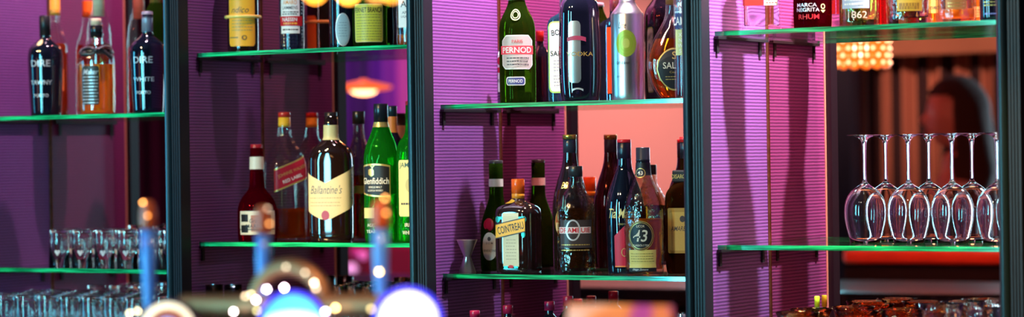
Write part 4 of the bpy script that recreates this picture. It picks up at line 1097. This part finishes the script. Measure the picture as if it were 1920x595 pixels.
# purple drapes (second bay)
def drape(name, pxa, pxb, D, za, zb_, m, folds, amp=.03):
    a = beyond(pxa, 0, D); b_ = beyond(pxb, 0, D)
    bm = bmesh.new(); n = folds * 8; prev = None
    for i in range(n + 1):
        f = i / n; x = a.x + (b_.x - a.x) * f; y = -D + amp * math.sin(2 * PI * f * folds) + amp * .4 * math.sin(2 * PI * f * folds * 2.3)
        lo = bm.verts.new((x, y, za)); hi = bm.verts.new((x, y, zb_))
        if prev: bm.faces.new([prev[0], lo, hi, prev[1]])
        prev = (lo, hi)
    o = link(name, bm, m); so = o.modifiers.new('thick', 'SOLIDIFY'); so.thickness = .004
    return o
pd = drape('curtain', 560, 800, 5.6, .02, CEIL - .05, stripes('violet_drape', [(.35, (.03, .01, .16)), (.48, (.09, .02, .42)), (.58, (.45, .10, .50)), (.66, (.55, .40, .75))], 3.2), 9)
tag(pd, 'violet drape seen in the mirror behind the second bay', 'curtain')
zc = beyond(700, 462, 4.6).z
q0, q1 = beyond(640, 0, 4.6), beyond(800, 0, 4.6)
sc = boxo('room_divider', q0.x, q1.x, -4.64, -4.6, .0005, zc, mat('crimson_upholstery', (.42, .01, .08), .6, grain=.2, gscale=12), bevel=.01)
tag(sc, 'crimson upholstered room divider reflected below the shelf of the second bay', 'divider')
p = beyond(672, 490, 4.3)
t = thing('floor_lamp', 'small lamp with lilac, magenta and pale blue globes reflected above the shot glasses', 'floor lamp', (p.x, p.y, 0))
zt = p.z - .10
tube('stand', [(0, 0, .002), (0, 0, zt)], .006, M_POST, t)
bm = bmesh.new(); add_lathe(bm, [(0, 0.0005), (.12, 0.0005), (.12, .012), (0, .014)], 24); link('base', bm, M_POST, t)
for i, (px, py, r_, col, s) in enumerate(((681, 479, .022, (.60, .20, .75), .9), (667, 473, .02, (.5, .06, .4), .5), (660, 505, .028, (.55, .45, 1), 1.2))):
    q = beyond(px, py, 4.3) - Vector((p.x, p.y, 0))
    bm = bmesh.new(); bmesh.ops.create_uvsphere(bm, u_segments=20, v_segments=12, radius=r_); o = link('globe', bm, EM('globe_%d' % i, col, s), t); o.location = q
    tube('arm', [(0, 0, zt), (q.x, 0, q.z - r_)], .003, M_POST, t)
# dish pendant
p = beyond(682, 163, 3.6)
dl = thing('pendant_lamp', 'wide shallow orange dish lamp glowing in the mirror of the second bay', 'pendant lamp', (p.x, p.y, p.z))
bm = bmesh.new(); W = .113
add_lathe(bm, [(0, -.012), (W * .5, -.016), (W * .9, -.010), (W, -.004), (W, .002), (W * .5, .016), (W * .2, .022), (.01, .03)], 40); link('lamp_shade', bm, EM('orange_shade', (.95, .26, .05), .9), dl)
bm = bmesh.new(); bmesh.ops.create_uvsphere(bm, u_segments=20, v_segments=12, radius=.04, matrix=Matrix.Diagonal((1.3, 1.3, .50, 1))); o = link('bulb', bm, EM('hot_bulb', (1, .75, .35), 6), dl); o.location = (0, 0, -.014)
tube('cord', [(0, 0, .03), (0, 0, CEIL - p.z - .002)], .003, M_POST, dl)
# honeycomb lamp (right bay)
p = beyond(1613, 98, 2.1)
hl = thing('pendant_lamp', 'drum shaped honeycomb lamp with scalloped rim glowing warm yellow in the right hand mirror', 'pendant lamp', (p.x, p.y, p.z))
s_ = depth_of(p.x, 2.1) / FPX; RR = 54 * s_; HH = 31 * s_
bm = bmesh.new(); bm2 = bmesh.new()
nc = 15
for row in range(4):
    for i in range(nc):
        t = 2 * PI * (i + .5 * (row % 2)) / nc; zz = HH - .018 - row * .0195 * (HH / .0455)
        M = Matrix.Translation((RR * math.sin(t), -RR * math.cos(t), zz)) @ Matrix.Rotation(t, 4, 'Z') @ Matrix.Rotation(PI / 2, 4, 'X')
        bmesh.ops.create_cone(bm, cap_ends=True, segments=16, radius1=.0155, radius2=.0155, depth=.003, matrix=M)
link('shell_disc_shade', bm, EM('capiz_shell', (1.0, .36, .03), .8), hl)['kind'] = 'stuff'
rnd = random.Random(3)
bm = bmesh.new()
for row in range(4):
    for i in range(nc):
        t = 2 * PI * (i + .5 * (row % 2)) / nc; zz = HH - .018 - row * .0195 * (HH / .0455)
        M = Matrix.Translation(((RR + .0025) * math.sin(t), -(RR + .0025) * math.cos(t), zz)) @ Matrix.Rotation(t, 4, 'Z')
        bmesh.ops.create_uvsphere(bm, u_segments=8, v_segments=6, radius=.0052, matrix=M)
link('bright_studs', bm, EM('shell_hot_spots', (1, .72, .38), 4.5), hl)['kind'] = 'stuff'
bm = bmesh.new(); bmesh.ops.create_uvsphere(bm, u_segments=20, v_segments=14, radius=.028); o = link('bulb', bm, EM('white_hot_bulb', (1, .85, .6), 12), hl)
o.location = (0, -0.0, .008)
bm = bmesh.new(); add_lathe(bm, [(RR * .96, HH), (RR, HH), (RR, HH + .004), (.01, HH + .012), (.01, HH + .010), (RR * .96, HH)], 40); link('top_plate', bm, M_POST, hl)
tube('cord', [(0, 0, HH + .01), (0, 0, CEIL - p.z - .002)], .003, M_POST, hl)
# strip curtain with header, dark pillar, woman, red bench back
D = 4.5
oc = drape('curtain', 1590, 1960, D, .02, beyond(1700, 106, D).z, stripes('rust_strip_curtain', [(.40, (.02, .006, .008)), (.52, (.03, .012, .012)), (.57, (.45, .20, .10)), (.60, (.66, .34, .21)), (.72, (.30, .12, .07))], 24, vert=.12, wobble=.1), 11, .015)
m_ = bpy.data.materials['rust_strip_curtain']; nt = m_.node_tree
wv = nt.nodes.new('ShaderNodeTexWave'); wv.wave_type = 'BANDS'; wv.bands_direction = 'X'; wv.inputs['Scale'].default_value = 3.0; wv.inputs['Distortion'].default_value = 2.2; wv.inputs['Detail'].default_value = 1; wv.inputs['Detail Scale'].default_value = .8
mp_ = nt.nodes.new('ShaderNodeMapping'); mp_.inputs['Scale'].default_value = (1, .02, .02)
tc_ = [n for n in nt.nodes if n.type == 'TEX_COORD'][0]; rp_ = [n for n in nt.nodes if n.type == 'VALTORGB'][0]
nt.links.new(tc_.outputs['Object'], mp_.inputs[0]); nt.links.new(mp_.outputs[0], wv.inputs['Vector']); nt.links.new(wv.outputs['Fac'], rp_.inputs['Fac'])
tag(oc, 'rust and dark striped curtain seen in the right hand mirror', 'curtain')
a = beyond(1590, 88, D - .06); c = beyond(1960, 88, D - .06); zt_ = beyond(1700, 40, D - .06).z; zl = beyond(1700, 104, D - .06).z
o = boxo('curtain_pelmet', a.x, c.x, -D + .05, -D + .10, zl, zt_ + .25, mat('rust_pelmet', (.40, .20, .11), .7, grain=.1, gscale=4)); tag(o, 'plain rust coloured pelmet above the striped curtain', 'pelmet')
a = beyond(1400, 0, 4.2); c = beyond(1592, 0, 4.2)
o = boxo('trim_3', a.x, c.x, -4.3, -4.2, .0005, CEIL - .002, mat('blue_black_pillar', (.012, .014, .03), .5)); struct(o)
D = 2.8
a = beyond(1560, 490, D); c = beyond(1930, 490, D); zt_ = beyond(1720, 472, D).z; zm_ = beyond(1720, 498, D).z
bn = thing('banquette', 'high backed bench with glowing red top rail reflected under the wine glasses', 'bench', ((a.x + c.x) / 2, -D - .1, 0))
w = (c.x - a.x) / 2
boxo('back_rail', -w, w, -.10, .02, zm_, zt_, mat('red_orange_leather', (.80, .06, .01), .4, coat=.2, grain=.25, gscale=9), bn, bevel=.012)
boxo('back_panel', -w, w, -.09, 0, .0005, zm_ - .0003, M_SEAT, bn)
boxo('seat', -w, w, -.55, -.0905, .30, .46, mat('dark_maroon_leather'), bn, bevel=.03)
# far left drape for bay 1
wd = drape('curtain', 100, 420, 5.6, .02, CEIL - .05, stripes('plum_drape', [(.35, (.12, .03, .14)), (.65, (.28, .08, .30))], 3.0), 9)
tag(wd, 'dark plum drape dimly seen in the far left mirror', 'curtain')
# small distant lamps in the third bay mirror
for px, py, r_, col, s, lb in ((1184, 567, .017, (1, .62, .12), 6, 'tiny bright yellow light reflected near the orange card'),):
    p = beyond(px, py, 4.0); t = thing('tea_light', lb, 'tea light', (p.x, p.y, p.z))
    bm = bmesh.new(); add_lathe(bm, [(0, -.03), (.02, -.03), (.024, 0), (.022, 0), (.018, -.026), (0, -.026)], 24); link('holder', bm, mat('amber_holder', (.7, .25, .05), .3), t)
    bm = bmesh.new(); bmesh.ops.create_uvsphere(bm, u_segments=14, v_segments=10, radius=r_); link('flame', bm, EM('candle_flame', col, s), t)
    tb = thing('side_table', 'small dark table carrying the tea light', 'table', (p.x, p.y, 0)); zz = p.z - .0305
    bm = bmesh.new(); add_lathe(bm, [(0, zz - .02), (.2, zz - .02), (.2, zz), (0, zz)], 32); link('table_top', bm, M_WOODD, tb)
    tube('table_leg', [(0, 0, .002), (0, 0, zz - .02)], .02, M_POST, tb)

# ------------------------------------------------------------------ the woman in the mirror
p = beyond(1790, 215, 3.8)
HEAD = p.z; fd = math.atan2(.52, -.86) + PI / 2       # local -Y faces left in the mirror
wm = thing('person', 'woman with dark brown hair seen from the side in the right hand mirror', 'person', (p.x, p.y, 0), fd)
def skin_obj(name, verts, edges, radii, m, parent, sub=2, root=0):
    me = bpy.data.meshes.new(name); me.from_pydata(verts, edges, []); o = bpy.data.objects.new(name, me); C.objects.link(o); o.parent = parent
    sm = o.modifiers.new('skin', 'SKIN'); sm.use_smooth_shade = True
    for i, r in enumerate(radii):
        d = me.skin_vertices[0].data[i]; d.radius = r if isinstance(r, tuple) else (r, r); d.use_root = i == root
    s = o.modifiers.new('sub', 'SUBSURF'); s.levels = sub; s.render_levels = sub
    dg = bpy.context.evaluated_depsgraph_get(); dg.update(); me2 = bpy.data.meshes.new_from_object(o.evaluated_get(dg)); bpy.data.objects.remove(o)
    me2.materials.clear()
    return me2
hz = HEAD                               # head centre
SH = hz - .27                           # shoulders
V = [(0, 0, SH - .50), (0, 0, SH - .33), (0, 0, SH - .12), (0, 0, SH), (0, .005, SH + .07), (0, -.005, SH + .15)]
R = [(.15, .10), (.115, .085), (.15, .10), (.10, .075), .052, .05]
E = [(0, 1), (1, 2), (2, 3), (3, 4), (4, 5)]
for sx in (-1, 1):
    n0 = len(V)
    V += [(sx * .16, 0, SH - .03), (sx * .21, .02, SH - .29), (sx * .15, -.20, SH - .36), (sx * .13, -.25, SH - .36)]; R += [.055, .042, .027, .025]
    E += [(3, n0), (n0, n0 + 1), (n0 + 1, n0 + 2), (n0 + 2, n0 + 3)]
    pb = n0 + 3
    for fi, (dx, ln) in enumerate(((-.026, .055), (-.009, .066), (.009, .064), (.026, .052))):
        n1 = len(V); V += [(sx * (.13 - dx * .9), -.305, SH - .36), (sx * (.13 - dx), -.305 - ln * .6, SH - .370), (sx * (.13 - dx), -.305 - ln, SH - .388)]; R += [.0095, .0085, .0075]
        E += [(pb, n1), (n1, n1 + 1), (n1 + 1, n1 + 2)]
    n1 = len(V); V += [(sx * .095, -.275, SH - .365), (sx * .085, -.305, SH - .375)]; R += [.011, .009]; E += [(pb, n1), (n1, n1 + 1)]
    n2 = len(V); lz = SH - .50
    V += [(sx * .09, 0, lz - .08), (sx * .10, -.01, lz * .52), (sx * .10, .01, .09), (sx * .10, -.10, .035)]; R += [.09, .055, .038, .032]
    E += [(0, n2), (n2, n2 + 1), (n2 + 1, n2 + 2), (n2 + 2, n2 + 3)]
M_SKIN = mat('warm_skin', (.55, .22, .15), .5, grain=.05, gscale=40)
me = skin_obj('body', V, E, R, M_SKIN, wm)
# head joined to the body mesh as one surface piece
bm = bmesh.new(); bm.from_mesh(me)
hb = bmesh.new(); bmesh.ops.create_uvsphere(hb, u_segments=40, v_segments=30, radius=1)
for v_ in hb.verts:
    x, y, zz = v_.co
    w_ = .078 * (1 - .25 * max(0, -zz) ** 1.5); d_ = .098
    X = x * w_; Y = y * d_ - .004; Z = zz * .118
    if y < -.2:                                        # face
        f = (-y - .2) / .8
        Y -= .026 * math.exp(-((x / .16) ** 2)) * math.exp(-(((zz + .18) / .17) ** 2)) * f * (1.0 if zz < 0 else .8)      # nose
        Y += .012 * math.exp(-(((abs(x) - .36) / .16) ** 2)) * math.exp(-(((zz - .05) / .12) ** 2))                     # eye sockets
        Y -= .008 * math.exp(-((x / .30) ** 2)) * math.exp(-(((zz + .50) / .09) ** 2))                                  # lips
        Y -= .010 * math.exp(-((x / .30) ** 2)) * math.exp(-(((zz + .82) / .12) ** 2))                                  # chin
    v_.co = (X, Y, Z + hz)
tmp = bpy.data.meshes.new('tmp'); hb.to_mesh(tmp); hb.free(); bm.from_mesh(tmp)
for sx in (-1, 1): bmesh.ops.create_uvsphere(bm, u_segments=12, v_segments=8, radius=.03, matrix=Matrix.Translation((sx * .078, .008, hz - .01)) @ Matrix.Diagonal((.35, .6, 1, 1)))
bo = link('body', bm, M_SKIN, wm)
rm = bo.modifiers.new('union', 'REMESH'); rm.mode = 'VOXEL'; rm.voxel_size = .0045; rm.use_smooth_shade = True
for sx in (-1, 1):
    bm = bmesh.new(); bmesh.ops.create_uvsphere(bm, u_segments=14, v_segments=10, radius=.0125); o = link('eye', bm, mat('eye_white', (.7, .65, .6), .2), wm); o.location = (sx * .029, -.083, hz + .006)
bm = bmesh.new(); bmesh.ops.create_uvsphere(bm, u_segments=16, v_segments=8, radius=1, matrix=Matrix.Translation((0, -.094, hz - .060)) @ Matrix.Diagonal((.024, .012, .007, 1)))
link('lips', bm, mat('lipstick', (.45, .04, .05), .35), wm)
# hair: cap plus long back
bm = bmesh.new(); bmesh.ops.create_uvsphere(bm, u_segments=48, v_segments=36, radius=1)
rnd = random.Random(5)
for v_ in list(bm.verts):
    x, y, zz = v_.co
    if y < -.35 and zz < .45 - .5 * abs(x) * 0: bm.verts.remove(v_); continue
    strand = 1 + .03 * math.sin(26 * math.atan2(x, -y)) + .02 * math.sin(41 * math.atan2(x, -y) + 3 * zz)
    X = x * .094 * strand; Y = (y * .118 + .008) * strand; Z = zz * .137
    if zz < 0:
        f = -zz; Z = -f * .36; k_ = math.sqrt(max(0, 1 - f * f)); kk = (1 + .20 * f) / max(.35, k_) * min(1, .35 + k_)
        X *= min(1.7, kk); Y = Y * min(1.35, kk) + .02 * f
    v_.co = (X, Y, Z + hz + .005)
hr = link('hair', bm, mat('dark_brown_hair', (.035, .012, .007), .9), wm)
so = hr.modifiers.new('thick', 'SOLIDIFY'); so.thickness = .012
# clothes: a dark dress with sleeves
dv = [(0, 0, SH - .95), (0, 0, SH - .50), (0, 0, SH - .33), (0, 0, SH - .12), (0, 0, SH - .005)]
dr = [(.19, .14), (.17, .115), (.13, .10), (.165, .115), (.115, .085)]
de = [(0, 1), (1, 2), (2, 3), (3, 4)]
for sx in (-1, 1):
    n0 = len(dv); dv += [(sx * .16, 0, SH - .03), (sx * .21, .02, SH - .29), (sx * .16, -.16, SH - .35)]; dr += [.066, .053, .040]; de += [(4, n0), (n0, n0 + 1), (n0 + 1, n0 + 2)]
me = skin_obj('dress', dv, de, dr, None, wm, root=1); link('dress', me, mat('charcoal_cloth', (.02, .012, .02), .8, grain=.3, gscale=200), wm)

# ================================================================== lights
def area(name, loc_, target, size, power, col, sy=None, spread=180):
    l = bpy.data.lights.new(name, 'AREA'); l.energy = power; l.color = col; l.size = size
    if sy: l.shape = 'RECTANGLE'; l.size_y = sy
    l.spread = math.radians(spread)
    o = bpy.data.objects.new(name, l); C.objects.link(o); o.location = loc_
    d = Vector(target) - Vector(loc_); o.rotation_euler = d.to_track_quat('-Z', 'Y').to_euler()
    return o
def spot(name, loc_, target, power, col, r=.03, ang=50, blend=.5):
    l = bpy.data.lights.new(name, 'SPOT'); l.energy = power; l.color = col; l.shadow_soft_size = r; l.spot_size = math.radians(ang); l.spot_blend = blend
    o = bpy.data.objects.new(name, l); C.objects.link(o); o.location = loc_
    d = Vector(target) - Vector(loc_); o.rotation_euler = d.to_track_quat('-Z', 'Y').to_euler()
    return o
# one downlight in the top of every bay, towards its right side
for i, (pw, col) in enumerate(((52, (1, .62, .80)), (20, (1, .66, .76)), (165, (1, .84, 1)), (400, (1, .90, .95)))):
    x0 = BAY[i]
    spot('bay_downlight', (x0 + .40, -.225, 2.60), (x0 + .16, -.18, 1.45), pw, col, .015, 64, .5)
# warm fill spots added in front of the bays to brighten the labels
for x_ in (-2.35, -1.7, -1.05, -.4, .2):
    spot('label_fill', (x_, -2.2, 2.55), (x_ + .30, -.1, 1.40), 66, (1, .64, .28), .05, 30, .8)
for x_, xt in ((-2.6, -2.2), (-1.0, -.9), (.75, .45)):
    spot('glass_glint_spot', (x_, -1.5, 2.5), (xt, -.18, 1.08), 130, (1, .62, .16), .03, 24, .7)  # spots added to put gold glints on the low glasses
# tall cool area lights added mid-room for unseen windows: streaks on the glass
area('window_stand_in', (-1.47, -3.0, 1.5), (-1.1, -.2, 1.5), .13, 38, (.12, .72, .95), 1.7)
area('window_stand_in', (-.75, -4.3, 1.5), (-.9, -.2, 1.5), .22, 34, (.25, .78, 1), 1.8)
area('window_stand_in', (-6.0, -3.0, 1.6), (-.8, -.2, 1.4), .9, 40, (.08, .62, 1), 1.8)
# light on the salmon wall, curtain, drapes, bench
p = beyond(1175, 250, 5.0); spot('wall_washer', (p.x + .1, p.y + 1.7, 2.78), (p.x, p.y, 1.50), 185, (1, .90, .86), .06, 42, 1)
p = beyond(1745, 200, 4.5)
for dx in (-.35, .45):
    spot('curtain_washer', (p.x + dx + .3, p.y + 1.6, 2.80), (p.x + dx, p.y, 1.75), 95, (1, .88, .72), .05, 36, 1)
p = beyond(700, 250, 5.6); spot('drape_washer', (p.x + .2, p.y + 1.5, 2.78), (p.x, p.y, 1.6), 110, (.75, .55, 1), .06, 44, 1)
spot('counter_fill', (along(1100, -2.6), -2.75, 2.7), (along(1160, -2.1), -2.07, 1.25), 105, (1, .62, .32), .04, 40, .8)  # unseen spots added to brighten the menu card and the taps
spot('counter_fill', (along(560, -2.6), -2.75, 2.7), (along(560, -2.1), -2.07, 1.25), 25, (1, .66, .40), .04, 36, .8)
p = beyond(1720, 480, 2.8); area('bench_light', (p.x + .1, p.y + .5, 1.75), (p.x, p.y, p.z), .3, 4, (1, .35, .15))
p = beyond(1740, 215, 3.8); spot('red_spot', (p.x - 1.3, p.y + .5, 2.3), (p.x, p.y, p.z - .03), 17, (1, .12, .05), .05, 30)
p = beyond(720, 500, 4.6); area('divider_light', (p.x + .2, p.y + .6, 2.2), (p.x, p.y, p.z), .3, 8, (1, .3, .5))

w = bpy.data.worlds.new('world'); bpy.context.scene.world = w; w.use_nodes = True
w.node_tree.nodes['Background'].inputs[0].default_value = (.10, .08, .16, 1); w.node_tree.nodes['Background'].inputs[1].default_value = .1

# ------------------------------------------------------------------ camera and view
cd = bpy.data.cameras.new('camera'); cam = bpy.data.objects.new('camera', cd); C.objects.link(cam)
cam.location = CAM; cam.rotation_euler = (Matrix.Rotation(TH, 4, 'Z') @ Matrix.Rotation(PI / 2, 4, 'X') @ Matrix.Rotation(-ROLL, 4, 'Z')).to_euler()
cd.sensor_width = 36; cd.lens = 36 * FPX / 1920; cd.shift_y = 0; cd.shift_x = 0
cd.dof.use_dof = True; cd.dof.focus_distance = 5.28; cd.dof.aperture_fstop = 90 / 38.0
cd.clip_start = .05; cd.clip_end = 60
sc = bpy.context.scene; sc.camera = cam
sc.view_settings.view_transform = 'Standard'; sc.view_settings.look = 'None'; sc.view_settings.exposure = .6; sc.view_settings.gamma = 1
try: sc.view_settings.use_curve_mapping = False
except Exception: pass
cy = sc.cycles
cy.max_bounces = 24; cy.transmission_bounces = 20; cy.glossy_bounces = 8; cy.transparent_max_bounces = 24; cy.diffuse_bounces = 4
cy.sample_clamp_indirect = 15; cy.use_denoising = True; cy.blur_glossy = .5
